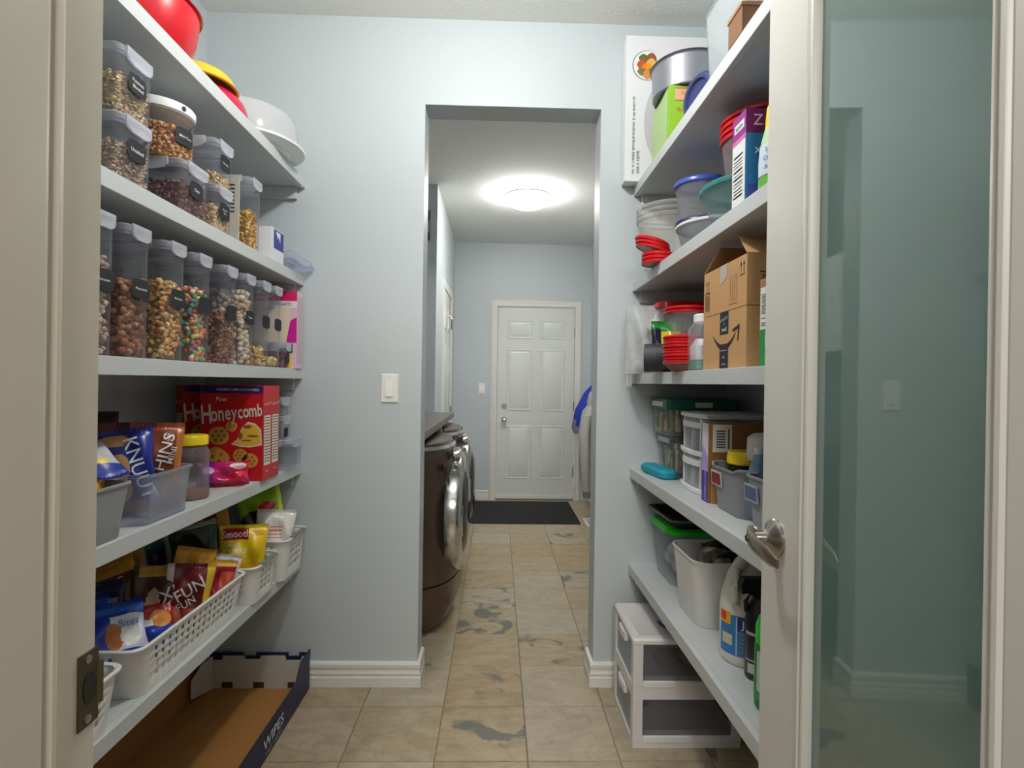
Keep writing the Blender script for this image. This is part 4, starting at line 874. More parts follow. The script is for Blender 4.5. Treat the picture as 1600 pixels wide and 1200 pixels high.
decal(gx, 'pale_side', fmx(-.075), [R(-.098, .002, .085, .203)], mat((170, 200, 140), .55)); decal(gx, 'pale_stripes', fmx(-.075), [[(-.09 + .03 * k, .01), (-.082 + .03 * k, .01), (-.01 + .03 * k, .10), (-.018 + .03 * k, .10)] for k in range(3)], mat((196, 206, 150), .55), .0009)
g_f = fmy(-.10); decal(gx, 'peach_panel', g_f, [R(-.055, .155, .07, .195)], mat((222, 170, 130), .55)); decal(gx, 'panel_edge', g_f, [R(-.055, .194, .07, .1965), R(-.055, .1535, .07, .156)], mat((190, 60, 40), .5), .0008)
lettering(gx, g_f, 'FLOURLESS', .012, .178, .018, mat((190, 90, 80), .6)); decal(gx, 'red_squiggle', g_f, [R(-.05, .125, -.035, .128), R(-.045, .118, -.03, .121), R(-.025, .13, -.01, .133)], mat((190, 50, 50), .6))
ti = thing('cake_tin', 'round grey metal cake tin on top of the lime green carton', 'cake tin', (.66, 1.95, Z1 + .206))
TIN = mat((150, 152, 160), .32, .65)
MB().lathe([(.112, .002), (.118, 0), (.122, .004), (.125, .100), (.129, .102), (.131, .106), (.128, .109), (.124, .108), (.121, .006), (.002, .006)], 48).obj('pan', TIN, ti, 40)
MB().tube([(.1285 * math.cos(2 * PI * k / 40), .1285 * math.sin(2 * PI * k / 40), .106) for k in range(40)], .0035, closed=True).obj('rolled_rim', mat((70, 70, 76), .35, .6), ti)
LIL = clear((190, 190, 226), .5, .25, (176, 178, 212))
round_tub('lilac tub with a navy lid lying on its side on the top right shelf', (.665, 1.70, Z1 + .075), .058, .064, .06, LIL, mat((46, 54, 104), .35), .02, ry=-PI / 2, rot=.35)
tb = open_bin('storage_bin', 'translucent tub of white and blue plastic things on the top right shelf', (.715, 1.47, Z1), .26, .26, .25, clear((220, 226, 228), .25, .3, (222, 228, 230)), .9, .025)
for i, (x, y, z, r_, c) in enumerate(((-.07, -.05, .07, .06, (226, 226, 222)), (-.05, .05, .06, .055, (120, 150, 206)), (.03, 0, .08, .07, (214, 216, 216)), (-.06, 0, .17, .06, (236, 236, 232)), (-.055, -.06, .14, .045, (96, 136, 206)))):
    s_ = tag(MB().add([Vector((.715 + x, 1.47 + y, Z1 + z)) + Vector((v.x * r_, v.y * r_, v.z * r_ * .8)) for v in ICO_V], ICO_F).obj('cloth_bundle', mat(c, .7)), ('%s bundle inside the translucent tub' % ('first white lower', 'blue lower', 'grey white rear', 'white upper', 'small blue upper')[i]), 'bundle', 'bundles in the tub')
    sm = s_.modifiers.new('round', 'SUBSURF'); sm.levels = sm.render_levels = 2
bw = carton('wooden_block', 'brown wooden box at the doorway end of the top right shelf', 'box', (.60, 1.285, Z1), (.11, .075, .06), mat((122, 84, 52), .6, noise=.15, scale=40))
MB().box(-.057, -.040, .06, .057, .040, .068).obj('lid', mat((146, 104, 66), .6), bw, 0)

# ---- second shelf
CB = clear((216, 220, 226), .30, .25, (214, 218, 224)); TEAL = mat((70, 160, 154), .3); BLU = mat((64, 84, 172), .3); RD = mat((196, 22, 30), .3)
nb = round_tub('nested translucent bowls at the end wall on the second right shelf', (.655, 2.09, Z2), .095, .128, .20, clear((226, 228, 222), .5, .3, (222, 224, 216)), None, name='bowl_stack', cat='bowls')
for k in range(3): MB().lathe([(.126, .195 + .02 * k), (.131, .20 + .02 * k), (.134, .206 + .02 * k), (.134, .211 + .02 * k), (.128, .213 + .02 * k)], 40, cap0=False, cap1=False).obj('bowl_rim', clear((228, 230, 226), .6, .25, (226, 228, 222)), nb, 45)
def lid(label, loc, r_, m, h_=.011, rx=0, ry=0, group=None, rz=0):
    t = thing('lid', label, 'lid', loc, rz, group, rx, ry)
    MB().lathe([(r_ - .003, 0), (r_, .001), (r_ + .001, h_ * .6), (r_ - .003, h_), (r_ - .010, h_), (r_ - .014, h_ * .6), (.002, h_ * .6)], 40, cap0=False).obj('rim', m, t, 40)
    MB().lathe([(r_ - .006, .002), (.002, .002)], 40, cap0=False).obj('underside', clear((230, 200, 200), .7, .3, (206, 150, 148)), t, 40)
    return t
for k, nm in enumerate(('lowest', 'middle', 'upper')): lid('%s red lid lying flat at the shelf edge near the end wall' % nm, (.555, 1.915, Z2 + .001 + .0125 * k), .058, RD, .012, ry=.03 * k, group='red lids at the edge of the second right shelf')
for k, nm in enumerate(('lowest', 'middle', 'top')): lid('%s tilted red lid jutting out over the edge of the second right shelf' % nm, (.537 - .002 * k, 1.925, Z2 + .050 + .013 * k), .062, RD, .012, ry=.30, rx=.08, group='red lids at the edge of the second right shelf')
WL = mat((228, 230, 228), .35)
round_tub('shallow clear bowl with a white lid under the navy lid', (.70, 1.765, Z2), .10, .125, .092, CB, WL, .012)
lid('navy lid lying on the white-lidded bowl', (.66, 1.80, Z2 + .103), .082, mat((40, 36, 92), .35), .016)
round_tub('clear round tub with a blue lid standing on the navy lid', (.66, 1.80, Z2 + .1195), .068, .082, .115, CB, BLU, .02)
round_tub('wide clear bowl with a teal lid on the second right shelf', (.69, 1.485, Z2), .10, .136, .112, clear((190, 206, 208), .32, .2, (184, 204, 206)), clear((110, 186, 182), .72, .2, (86, 176, 170)), .018)
rt = round_tub('tall clear tub under red lids, standing on the teal lid', (.715, 1.49, Z2 + .125), .09, .106, .125, clear((226, 206, 212), .35, .2, (222, 200, 208)), RD, .0165, lids=4)
sx_ = carton('bag_carton', 'purple topped blue and white carton of bags on the second right shelf', 'carton', (.645, 1.298, Z2), (.16, .072, .225), mat((38, 116, 176), .45))
f1, f2 = fmx(-.08), fmy(-.036)
decal(sx_, 'white_side', f1, [R(-.035, .012, .034, .158)], mat((226, 228, 228), .5)); decal(sx_, 'purple_side', f1, [R(-.036, .17, .036, .2245)], mat((150, 40, 140), .45)); decal(sx_, 'pink_fade', f1, [[(-.036, .17), (.036, .17), (.036, .160), (-.036, .150)]], mat((206, 120, 160), .45), .0004); decal(sx_, 'brown_foot', f1, [R(-.036, 0, .036, .011)], mat((170, 140, 90), .5))
decal(sx_, 'white_logo_panel', f1, [R(-.024, .186, .028, .206)], WHITE, .0009); lettering(sx_, f1, 'ziplite', .002, .196, .017, mat((40, 110, 90), .5), off=.0014)
fineprint(sx_, f1, -.028, .022, .03, .14, 10, mat((212, 215, 216), .6), 3)
decal(sx_, 'purple_front', f2, [R(-.08, .168, .08, .2245)], mat((112, 20, 96), .45)); lettering(sx_, f2, 'Z', -.052, .197, .036, mat((226, 190, 220), .5)); lettering(sx_, f2, 'x', -.052, .130, .03, mat((200, 226, 236), .5))
fineprint(sx_, f2, -.03, .0, .04, .15, 10, mat((150, 190, 214), .6)); decal(sx_, 'indigo_block', f2, [R(-.075, .015, -.045, .05)], mat((60, 80, 170), .5))
sb = thing('spray_bottle', 'yellow and green spray bottle at the door edge of the second right shelf', 'bottle', (.602, 1.178, Z2))
def obottle(t, prof, m, nm='bottle', sx=1, sy=1, seg=28): return MB().loft([[(a * sx * math.cos(2 * PI * k / seg), a * sy * math.sin(2 * PI * k / seg), z) for k in range(seg)] for a, z in prof]).obj(nm, m, t, 40)
obottle(sb, [(.036, 0), (.040, .005), (.041, .07), (.038, .11), (.028, .15), (.022, .165)], mat((186, 214, 160), .3))
obottle(sb, [(.024, .118), (.0265, .12), (.0262, .155), (.024, .185), (.016, .205), (.004, .212)], mat((240, 208, 24), .35), 'cap', 1.15, 1.0)
mbl = MB()
for z0, z1, c, nm in ((.004, .03, (92, 178, 56), 'green_band'), (.034, .10, (206, 220, 232), 'label_panel')):
    MB().lathe([(.0418 if z0 > .03 else .0412, z0), (.0422, (z0 + z1) / 2), (.0400 if z1 > .09 else .0420, z1)], 28, cap0=False, cap1=False).obj(nm, mat(c, .4), sb, 40)
for k in range(3): lettering(sb, None, ('SAVING', 'CLEANER', 'ACTION')[k], 0, 0, .013, mat((60, 80, 130), .5), warp=lambda a, b: Vector((.0432 * math.cos(PI + .9 + a / .0432), .0432 * math.sin(PI + .9 + a / .0432), .086 - .018 * k + b)))

# ---- middle shelf
CF, CN = mat((196, 152, 104), .8, noise=.05, scale=120), mat((160, 120, 78), .85, noise=.06, scale=120)
bx_ = carton('shipping_box', 'lower brown cardboard box with a curved arrow printed across black tape', 'cardboard box', (.685, 1.376, Z3), (.24, .262, .142), CF, group='brown shipping boxes')
f = fmx(-.12)
INK = mat((34, 33, 36), .6)
decal(bx_, 'tape_lower', f, [R(-.018, 0, .034, .062)], INK, .0006); decal(bx_, 'tape_upper', f, [R(-.018, .086, .034, .1425)], INK, .0006)
sm_ = []
for k in range(15):
    a = -1 + 2 * k / 14; sm_.append((.008 + .072 * a, .058 + .030 * a * a - .012 * (1 - a * a)))
up = [(x, y + .013 * (1 - ((x - .008) / .072) ** 2) + .001) for x, y in sm_[::-1]]
decal(bx_, 'curved_arrow', f, [sm_ + up], INK, .0009)
decal(bx_, 'arrow_head', f, [[(.058, .094), (.098, .104), (.090, .064), (.086, .066), (.089, .094), (.060, .088)]], INK, .0009)
TXT = mat((120, 190, 180), .5); TX2 = mat((220, 222, 220), .6)
lettering(bx_, f, 'amazon', .008, .125, .015, TXT, rot=.15, off=.0012); lettering(bx_, f, 'a', .008, .113, .010, TX2, off=.0012); lettering(bx_, f, 'small', .010, .098, .015, TX2, off=.0012)
decal(bx_, 'tape_dash', f, [R(-.012, .044, .028, .047), R(-.004, .010, .020, .013)], mat((150, 120, 190), .5), .0010); lettering(bx_, f, '+', .008, .028, .018, TX2, off=.0012)
bt = thing('shipping_box', 'upper brown cardboard box with open flaps and two up-arrows', 'cardboard box', (.685, 1.376, Z3 + .1435), 0, 'brown shipping boxes')
hx, hy, hh = .12, .131, .118
MB().box(-hx, -hy, 0, hx, hy, .004).obj('bottom', CF, bt, 0)
for nm, a in (('aisle_side', (-hx, -hy, .004, -hx + .004, hy, hh)), ('wall_side', (hx - .004, -hy, .004, hx, hy, hh)), ('near_end', (-hx + .004, -hy, .004, hx - .004, -hy + .004, hh)), ('far_end', (-hx + .004, hy - .004, .004, hx - .004, hy, hh))): MB().box(*a).obj(nm, CF, bt, 0)
def flap(nm, x0, x1, y0, z0, y1, z1, m): MB().loft([[(x0, y0, z0), (x1, y0, z0), (x1 - .012, y1, z1), (x0 + .012, y1, z1)], [(x0, y0, z0 + .003), (x1, y0, z0 + .003), (x1 - .012, y1, z1 + .003), (x0 + .012, y1, z1 + .003)]]).obj(nm, m, bt, 0)
flap('far_flap', -hx, hx, hy - .002, hh, hy - .075, hh + .055, CN); flap('near_flap', -hx, hx, -hy + .002, hh, -hy + .075, hh + .058, CF)
MB().loft([[(hx - .003, -hy, hh), (hx - .003, hy, hh), (hx + .03, hy - .012, hh + .07), (hx + .03, -hy + .012, hh + .07)], [(hx, -hy, hh), (hx, hy, hh), (hx + .033, hy - .012, hh + .07), (hx + .033, -hy + .012, hh + .07)]]).obj('wall_flap', CN, bt, 0)
def uparrows(fr, x, y, s_):
    P = []
    for dx_ in (-.5, .5):
        c = x + dx_ * s_; P += [R(c - .07 * s_, y, c + .07 * s_, y + 1.3 * s_), [(c - .3 * s_, y + 1.2 * s_), (c + .3 * s_, y + 1.2 * s_), (c, y + 1.9 * s_)]]
    return P + [R(x - .9 * s_, y - .35 * s_, x + .9 * s_, y - .22 * s_)]
decal(bt, 'up_arrow', f, uparrows(f, .108, .078, .015), INK, .0006); decal(bt, 'up_arrow', f, uparrows(f, -.104, .068, .015), INK, .0006)
decal(bt, 'barcode', f, [R(-.118, .015 + .0042 * k, -.092, .017 + .0042 * k) for k in range(10)] + [R(-.120, .060, -.088, .062), R(-.120, .010, -.118, .06), R(-.092, .010, -.090, .06)], mat((96, 80, 60), .7), .0006)
decal(bt, 'faint_print', f, [R(.04 + .012 * k, .02, .043 + .012 * k, .085) for k in range(4)] + [R(.03, .012, .085, .015)], mat((170, 128, 86), .8), .0006)
decal(bt, 'packing_tape', f, [[(-.022, .07), (.022, .085), (.024, .118), (-.018, .118)]], mat((186, 176, 164), .3), .0008)
decal(bt, 'end_barcode', fmy(-hy), [R(-.085, .01 + .007 * k, -.045, .0135 + .007 * k) for k in range(9)] + [R(-.09, .004, -.04, .007), R(-.09, .075, -.04, .078)], mat((70, 56, 42), .7))
gc = carton('cereal_carton', 'green and white food carton at the door edge of the middle right shelf', 'cereal box', (.655, 1.135, Z3), (.19, .068, .185), mat((226, 230, 224), .5))
f = fmx(-.095); decal(gc, 'green_base', f, [R(-.034, 0, .034, .078)], mat((20, 140, 60), .45)); decal(gc, 'brown_top', f, [R(-.034, .168, .034, .184)], mat((170, 110, 80), .5)); fineprint(gc, f, -.028, .026, .085, .16, 8, mat((120, 130, 124), .6)); lettering(gc, f, '15', .0, .05, .03, mat((200, 230, 206), .5))
decal(gc, 'green_front', fmy(-.034), [R(-.095, 0, .095, .078)], mat((20, 140, 60), .45))
PINKB = clear((226, 190, 190), .6, .25, (206, 130, 128))
round_tub('shallow pinkish bowl at the bottom of the red lid stack', (.562, 1.655, Z3), .040, .060, .024, PINKB, None, name='small_bowl', cat='bowl')
for k in range(9): lid('red lid in the tall stack under the small red-lidded cup, ' + ('lowest of nine', 'second from its bottom', 'third from its bottom', 'fourth from its bottom', 'fifth, halfway up', 'sixth from its bottom', 'third from its top', 'second from its top', 'topmost')[k], (.562 + .0012 * math.sin(k * 2.1), 1.655 + .001 * math.cos(k * 1.7), Z3 + .0235 + .0092 * k),   .062, RD, .0088, group='tall stack of red lids')
round_tub('small clear cup with red lids standing on the red lid stack', (.566, 1.655, Z3 + .1075), .042, .058, .07, clear((224, 214, 222), .3, .2), RD, .010, lids=2)
rb = thing('food_container', 'wide clear box with a flat red lid at the back of the middle right shelf', 'food container', (.72, 2.125, Z3), 0)
MB().loft([rrect(.21, .17, .025, 0), rrect(.235, .19, .03, .251)], True, False).obj('body', clear((226, 214, 218), .35, .25), rb, 45); MB().loft([rrect(.24, .195, .03, .246), rrect(.25, .205, .03, .248), rrect(.25, .205, .03, .266), rrect(.24, .195, .03, .270), rrect(.21, .165, .03, .270), rrect(.205, .16, .03, .266)]).obj('lid', RD, rb, 40)
zbg = bag('plastic_bag', 'cloudy plastic bag of white things at the end wall on the middle right shelf', (.548, 2.085, Z3), .15, .265, .06, (226, 226, 224), [('e', .45, .35, .25, .2, (190, 190, 206)), ('e', .6, .55, .2, .1, (240, 240, 240))], rz=-.5, tilt=-.12, seal=False, rough=.2, cat='plastic bag')
for o in zbg.children: o.data.materials.clear(); o.data.materials.append(clear((228, 230, 230), .55, .2, (226, 228, 228)))
tag(MB().tube([(.565, 2.08, Z3 + .05), (.56, 2.10, Z3 + .12), (.58, 2.09, Z3 + .17), (.60, 2.06, Z3 + .20)], [.014, .024, .02, .016], 14).obj('plastic_tube', mat((222, 222, 226), .6)), 'white tube-shaped thing inside the cloudy bag', 'tube')
cl = thing('plastic_clip', 'off-white plastic clip hooked over the shelf edge near the end wall', 'clip', (.532, 2.18, Z3))
MB().loft([[(-.016, y, -.05), (-.008, y, -.052), (-.004, y, .035), (.03, y, .04), (.03, y, .048), (-.014, y, .045)] for y in (-.03, .03)]).obj('body', mat((222, 221, 214), .5), cl, 30)
MB().lathe([(.006, 0), (.006, .004)], 14).move(Matrix.Translation((-.012, -.01, .0)) @ Matrix.Rotation(-PI / 2, 4, 'Y')).obj('stud', mat((160, 158, 150), .5), cl)
bag('snack_bag', 'yellow and green packet standing behind the dark cup', (.60, 1.955, Z3), .11, .185, .04, (226, 200, 20), [('r', 0, .8, 1, 1, (40, 130, 50)), ('r', 0, .55, .3, .85, (34, 40, 60)), ('r', .3, .35, 1, .45, (140, 130, 30))], rz=-.15, tilt=0, seed=31, cat='packet')
cu_ = thing('tumbler', 'dark grey tumbler lying on its side with a blue inside', 'cup', (.492, 1.85, Z3 + .0475), -.30, None, 0, PI / 2)
MB().lathe([(.042, .0), (.047, .001), (.0475, .004), (.0455, .125), (.040, .130), (.002, .130)], 36, cap0=False).obj('shell', mat((48, 48, 52), .55), cu_, 40)
MB().lathe([(.0425, .0005), (.041, .05), (.038, .115), (.002, .116)], 36, cap0=False).obj('lining', mat((86, 140, 186), .45), cu_, 40)
jw = thing('jar', 'clear jar with a white lid between the red lids and the cardboard boxes', 'jar', (.597, 1.567, Z3))
MB().loft([rrect(.086, .086, .02, 0), rrect(.09, .09, .02, .006), rrect(.09, .09, .02, .12), rrect(.07, .07, .03, .14)], True, False).obj('body', clear((226, 226, 230), .3, .15), jw, 45)
MB().lathe([(.034, .136), (.037, .138), (.037, .158), (.034, .161), (.004, .161)], 30).obj('lid', WHITE, jw, 40)
MB().loft([rrect(.08, .08, .018, .004), rrect(.08, .08, .018, .028)]).obj('teal_contents', mat((70, 160, 140), .5), jw, 40); MB().loft([rrect(.078, .078, .02, .03), rrect(.08, .08, .02, .07), rrect(.06, .05, .02, .09)]).obj('white_contents', mat((230, 226, 228), .7), jw, 40)

# ---- second shelf from bottom
def latch_box(label, loc, dx, dy, h, lidm, seed, cols, rimc, lt=.016):
    t = thing('food_container', label, 'food container', loc, 0, 'stacked pasta containers')
    MB().loft([rrect(dx * .94, dy * .94, .015, 0), rrect(dx * .98, dy * .98, .015, h - .012)], True, False).obj('body', clear((214, 222, 218), .26, .2), t, 45)
    MB().loft([rrect(dx, dy, .015, h - lt - .002), rrect(dx + .008, dy + .008, .016, h - lt), rrect(dx + .008, dy + .008, .016, h - .003), rrect(dx - .004, dy - .004, .014, h)]).obj('lid', lidm, t, 40)
    for fr, ww in ((fmx(-dx / 2 - .002), dy * .3), (fmy(-dy / 2 - .002), dx * .12)): MB().loft([[fr.p(x, y, d) for x, y in R(-ww, h - .030, ww, h - .012)] for d in (0, .007)]).obj('latch', rimc, t, 0)
    rr_ = random.Random(seed); mb = MB()
    for k in range(46):
        x, y = rr_.uniform(-dx * .4, dx * .4), rr_.choice((-1, 1)) * dy * .38 * rr_.uniform(.6, 1) if rr_.random() < .5 else rr_.uniform(-dy * .4, dy * .4)
        if rr_.random() < .5: x = -dx * .42
        a = rr_.uniform(-.3, .3); z0 = rr_.uniform(.006, h * .3); L_ = rr_.uniform(.3, .55) * h
        mb.box(-.005, -.005, z0, .005, .005, z0 + L_, rr_.choice(cols), T=Matrix.Translation((x, y, 0)) @ Matrix.Rotation(a * .4, 4, 'X'))
    o = mb.obj('contents', printed(.7), t, 0); o['kind'] = 'stuff'; o['label'] = 'dry pasta pieces'
    return t
latch_box('lower clear container of pale noodles under the dark green lidded one', (.765, 2.10, Z4), .24, .22, .155, mat((70, 84, 80), .4), 1, [(222, 206, 160), (206, 190, 150), (200, 180, 90), (90, 130, 80)], mat((150, 160, 156), .4))
latch_box('upper pasta container with a dark green lid and white latch at the end wall', (.75, 2.10, Z4 + .156), .26, .22, .135, mat((18, 104, 84), .4), 2, [(226, 206, 140), (214, 196, 120), (110, 140, 50), (150, 90, 60)], mat((214, 220, 214), .4), .038)
tf_ = thing('pencil_case', 'turquoise soft case lying at the shelf edge in front of the pasta containers', 'case', (.612, 2.07, Z4), .12)
MB().loft([rrect(.05, .20, .02, 0), rrect(.066, .215, .022, .008), rrect(.068, .218, .022, .024), rrect(.05, .20, .02, .034)]).obj('body', mat((24, 150, 172), .6), tf_, 40); MB().box(-.004, .105, .012, .004, .125, .022).obj('tab', mat((150, 200, 210), .5), tf_, 0)
dt = thing('drawer_tower', 'small white two-drawer plastic tower on the right shelf', 'drawer unit', (.785, 1.785, Z4))
DT = mat((226, 226, 228), .4); DC = clear((216, 218, 224), .55, .3, (222, 224, 228))
dxx, dyy = .29, .245
def bowed(z, ins=0):
    p = []
    for k in range(9):
        a = -1 + k / 4; p.append((-dxx / 2 + ins - .016 * (1 - a * a), -a * (dyy / 2 - ins), z))
    return p + [(dxx / 2 - ins, -dyy / 2 + ins, z), (dxx / 2 - ins, dyy / 2 - ins, z)]
for z0, z1, nm in ((0, .016, 'base'), (.118, .134, 'middle_deck'), (.238, .252, 'top')): MB().loft([bowed(z0, .002), bowed(z0 + .002), bowed(z1 - .003), bowed(z1, .003)]).obj(nm, DT, dt, 30)
for z0, z1 in ((.018, .116), (.136, .236)):
    dw = MB().loft([bowed(z0, .008), bowed(z1, .008)]).obj('drawer', DC, dt, 30)
    MB().loft([[(-dxx / 2 - .010, -.07, z), (-dxx / 2 - .018, 0, z), (-dxx / 2 - .010, .07, z), (-dxx / 2 + .0, .07, z), (-dxx / 2 + .0, -.07, z)] for z in (z1 - .03, z1 - .012)]).obj('grip', DT, dw, 30)
    MB().loft([[(-.10, -.09, z0 + .003), (-.02, -.09, z0 + .003), (-.02, .0, z0 + .003), (-.10, .0, z0 + .003)], [(-.09, -.08, z0 + .055), (-.03, -.085, z0 + .05), (-.03, -.01, z0 + .05), (-.09, -.01, z0 + .058)]]).obj('stored_item', mat((130, 134, 144), .6), dw, 30)
    for y in (-.075, .0, .075): MB().box(-dxx / 2 - .004, y - .004, z0, -dxx / 2 + .008, y + .004, z1).obj('mullion', DT, dw, 0)
ev = carton('wrap_carton', 'upright brown carton with a white and violet spine beside the drawer tower', 'carton', (.735, 1.612, Z4), (.24, .048, .232), mat((150, 104, 58), .7, noise=.15, scale=18))
f = fmx(-.12); decal(ev, 'white_spine', f, [R(-.024, .09, .024, .23)], mat((214, 210, 222), .5)); decal(ev, 'lilac_fade', f, [[(-.024, .09), (.024, .09), (.024, .13), (-.024, .17)]], mat((176, 160, 216), .5), .0008); decal(ev, 'violet_block', f, [R(-.024, .0, .024, .09)], mat((78, 40, 150), .5)); lettering(ev, f, 'PARCHMENT', .004, .05, .016, mat((220, 214, 236), .5), rot=-PI / 2, off=.0009)
lb = MB().box(-.108, -.0258, .148, -.052, -.0245, .228).obj('paper_label', mat((226, 222, 214), .6), ev, 0)
decal(lb, 'barcode', fmy(-.026), [R(-.098, .160 + .0078 * k, -.072, .1645 + .0078 * k) for k in range(7)] + [R(-.064, .158, -.059, .216)], mat((90, 84, 90), .7))
fc = carton('flat_carton', 'small flat tan cardboard piece beside the grey bin', 'carton', (.648, 1.580, Z4), (.05, .008, .105), mat((170, 124, 74), .8, noise=.12, scale=30))
GB = mat((140, 143, 147), .5)
b1 = open_bin('storage_bin', 'grey bin with a red label plate on the right shelf', (.735, 1.47, Z4), .25, .19, .128, GB, .90, .035, lambda x, y: (.012 * max(0, 1 - (abs(y) / .08) ** 4) if x < 0 else 0))
fr = Fr((-.122, .045, .085), (0, -1, 0), (-.08, 0, 1)); MB().loft([[fr.p(x, y, .001) for x, y in R(-.034, -.02, .034, .02)], [fr.p(x, y, .004) for x, y in R(-.034, -.02, .034, .02)]]).obj('label_frame', mat((196, 194, 196), .4), b1, 0); decal(b1, 'red_label', fr, [R(-.029, -.0155, .029, .0155)], mat((130, 20, 26), .4), .0045); lettering(b1, fr, 'eggs', .006, -.004, .014, mat((210, 60, 60), .5), off=.005)
b2 = open_bin('storage_bin', 'grey bin beside the door lever on the right shelf', (.735, 1.255, Z4), .25, .19, .128, GB, .90, .035)
fr = Fr((-.122, .05, .085), (0, -1, 0), (-.08, 0, 1)); MB().loft([[fr.p(x, y, .001) for x, y in R(-.034, -.02, .034, .02)], [fr.p(x, y, .004) for x, y in R(-.034, -.02, .034, .02)]]).obj('label_frame', mat((176, 180, 190), .4), b2, 0); decal(b2, 'blue_label', fr, [R(-.029, -.0155, .029, .0155)], mat((90, 104, 140), .4), .0045)
yt = thing('tub', 'yellow tub with a black band sticking out of the grey bin', 'tub', (.685, 1.50, Z4 + .012)); obottle(yt, [(.040, 0), (.044, .004), (.046, .125)], mat((34, 34, 36), .4), 'body'); obottle(yt, [(.047, .115), (.049, .117), (.049, .135), (.045, .15), (.004, .151)], mat((240, 208, 30), .35), 'lid')
wt = thing('bottle', 'white bottle with a navy base in the grey bin', 'bottle', (.705, 1.42, Z4 + .012)); obottle(wt, [(.038, 0), (.042, .004), (.042, .135)], mat((44, 38, 90), .35), 'body', 1, .8); obottle(wt, [(.042, .135), (.046, .15), (.044, .195), (.03, .206), (.004, .208)], mat((222, 220, 222), .4), 'cap', 1.15, .85)
bb = thing('bottle', 'blue bottle with a yellow cap behind the grey bins', 'bottle', (.685, 1.305, Z4 + .012)); obottle(bb, [(.034, 0), (.040, .006), (.041, .13), (.036, .175), (.026, .195)], mat((30, 70, 176), .3), 'body'); obottle(bb, [(.027, .193), (.029, .195), (.022, .245), (.018, .252), (.004, .253)], mat((240, 206, 30), .35), 'cap')
cb_ = thing('bottle', 'translucent pale bottle leaning in the grey bin by the door lever', 'bottle', (.675, 1.225, Z4 + .012), 0, None, .12, -.1); obottle(cb_, [(.030, 0), (.036, .006), (.037, .11), (.030, .15), (.014, .165)], clear((206, 216, 228), .6, .25, (206, 214, 226)), 'body'); obottle(cb_, [(.015, .163), (.016, .166), (.016, .185), (.003, .187)], mat((230, 230, 232), .4), 'cap')
cb2 = thing('bottle', 'pale aqua bottle between the blue bottle and the white one', 'bottle', (.66, 1.37, Z4 + .012)); obottle(cb2, [(.020, 0), (.024, .005), (.024, .12), (.014, .15), (.010, .16)], clear((170, 206, 226), .6, .25, (160, 200, 220)), 'body'); obottle(cb2, [(.011, .158), (.012, .16), (.012, .175), (.003, .176)], WHITE, 'cap')

# ---- lowest shelf
gl = thing('food_container', 'clear box with a bright green lid on the lowest right shelf', 'food container', (.745, 2.09, Z5))
MB().loft([rrect(.205, .225, .04, 0), rrect(.235, .25, .045, .19)], True, False).obj('body', clear((218, 222, 224), .28, .2), gl, 45)
MB().loft([rrect(.24, .255, .05, .188), rrect(.256, .272, .052, .19), rrect(.256, .272, .052, .205), rrect(.24, .256, .05, .213)]).obj('lid', mat((36, 190, 40), .35), gl, 40)
for (x, y, z, r_, c) in ((-.05, -.06, .06, .05, (222, 222, 220)), (-.04, .05, .06, .055, (200, 202, 204)), (.03, -.03, .07, .06, (96, 100, 104)), (-.055, -.01, .11, .045, (226, 226, 224)), (-.06, -.075, .035, .03, (190, 40, 46))):
    q = MB().add([Vector((x + v.x * r_, y + v.y * r_, z + v.z * r_ * .8)) for v in ICO_V], ICO_F).obj('stored_item', mat(c, .7), gl); q.modifiers.new('round', 'SUBSURF').render_levels = 2; q.modifiers[0].levels = 2
dk = thing('roasting_tray', 'black tray with a grey rim resting on the green lid', 'tray', (.75, 2.08, Z5 + .2135), .04)
MB().loft([rrect(.20, .22, .03, 0), rrect(.245, .265, .035, .028), rrect(.262, .282, .035, .030), rrect(.262, .282, .035, .036), rrect(.240, .260, .035, .036), rrect(.19, .21, .03, .006)]).obj('pan', mat((30, 28, 32), .45), dk, 40); MB().loft([rrect(.262, .282, .035, .029), rrect(.272, .292, .036, .030), rrect(.272, .292, .036, .037), rrect(.262, .282, .035, .038)], False, False).obj('rim', mat((110, 108, 106), .4), dk, 40)
wbn = open_bin('storage_bin', 'tall white bin full of black and white bags on the lowest right shelf', (.725, 1.745, Z5), .26, .25, .205, mat((226, 224, 222), .4), .86, .05)
bag('plastic_bag', 'black crumpled bag inside the tall white bin', (.74, 1.70, Z5 + .135), .17, .15, .07, (24, 22, 26), [('e', .5, .8, .3, .1, (60, 56, 60))], rz=-.3, tilt=-1.1, seal=False, seed=41, cat='plastic bag', rough=.25)
bag('plastic_bag', 'grey and beige crumpled bag at the front of the tall white bin', (.675, 1.69, Z5 + .12), .11, .13, .05, (150, 146, 138), [('e', .5, .7, .3, .2, (120, 104, 84)), ('e', .3, .85, .2, .1, (190, 188, 184))], rz=-.5, tilt=-.9, seal=False, seed=42, cat='plastic bag')
bag('plastic_bag', 'olive and tan bag behind the tall white bin', (.80, 1.58, Z5), .15, .30, .06, (130, 116, 92), [('r', 0, 0, 1, .7, (70, 120, 50)), ('r', 0, .8, 1, 1, (176, 164, 140))], rz=-.35, tilt=0, seed=43, cat='plastic bag')
jg = thing('bleach_jug', 'white plastic jug with a blue label and blue cap on the lowest right shelf', 'jug', (.682, 1.468, Z5))
JG = mat((222, 220, 210), .4)
hp = [(.066, 0), (.070, .006), (.071, .02), (.071, .135), (.070, .15), (.066, .175), (.052, .225), (.034, .262), (.024, .275), (.022, .285)]
obottle(jg, hp, JG, 'body', 1.0, .96, 40)
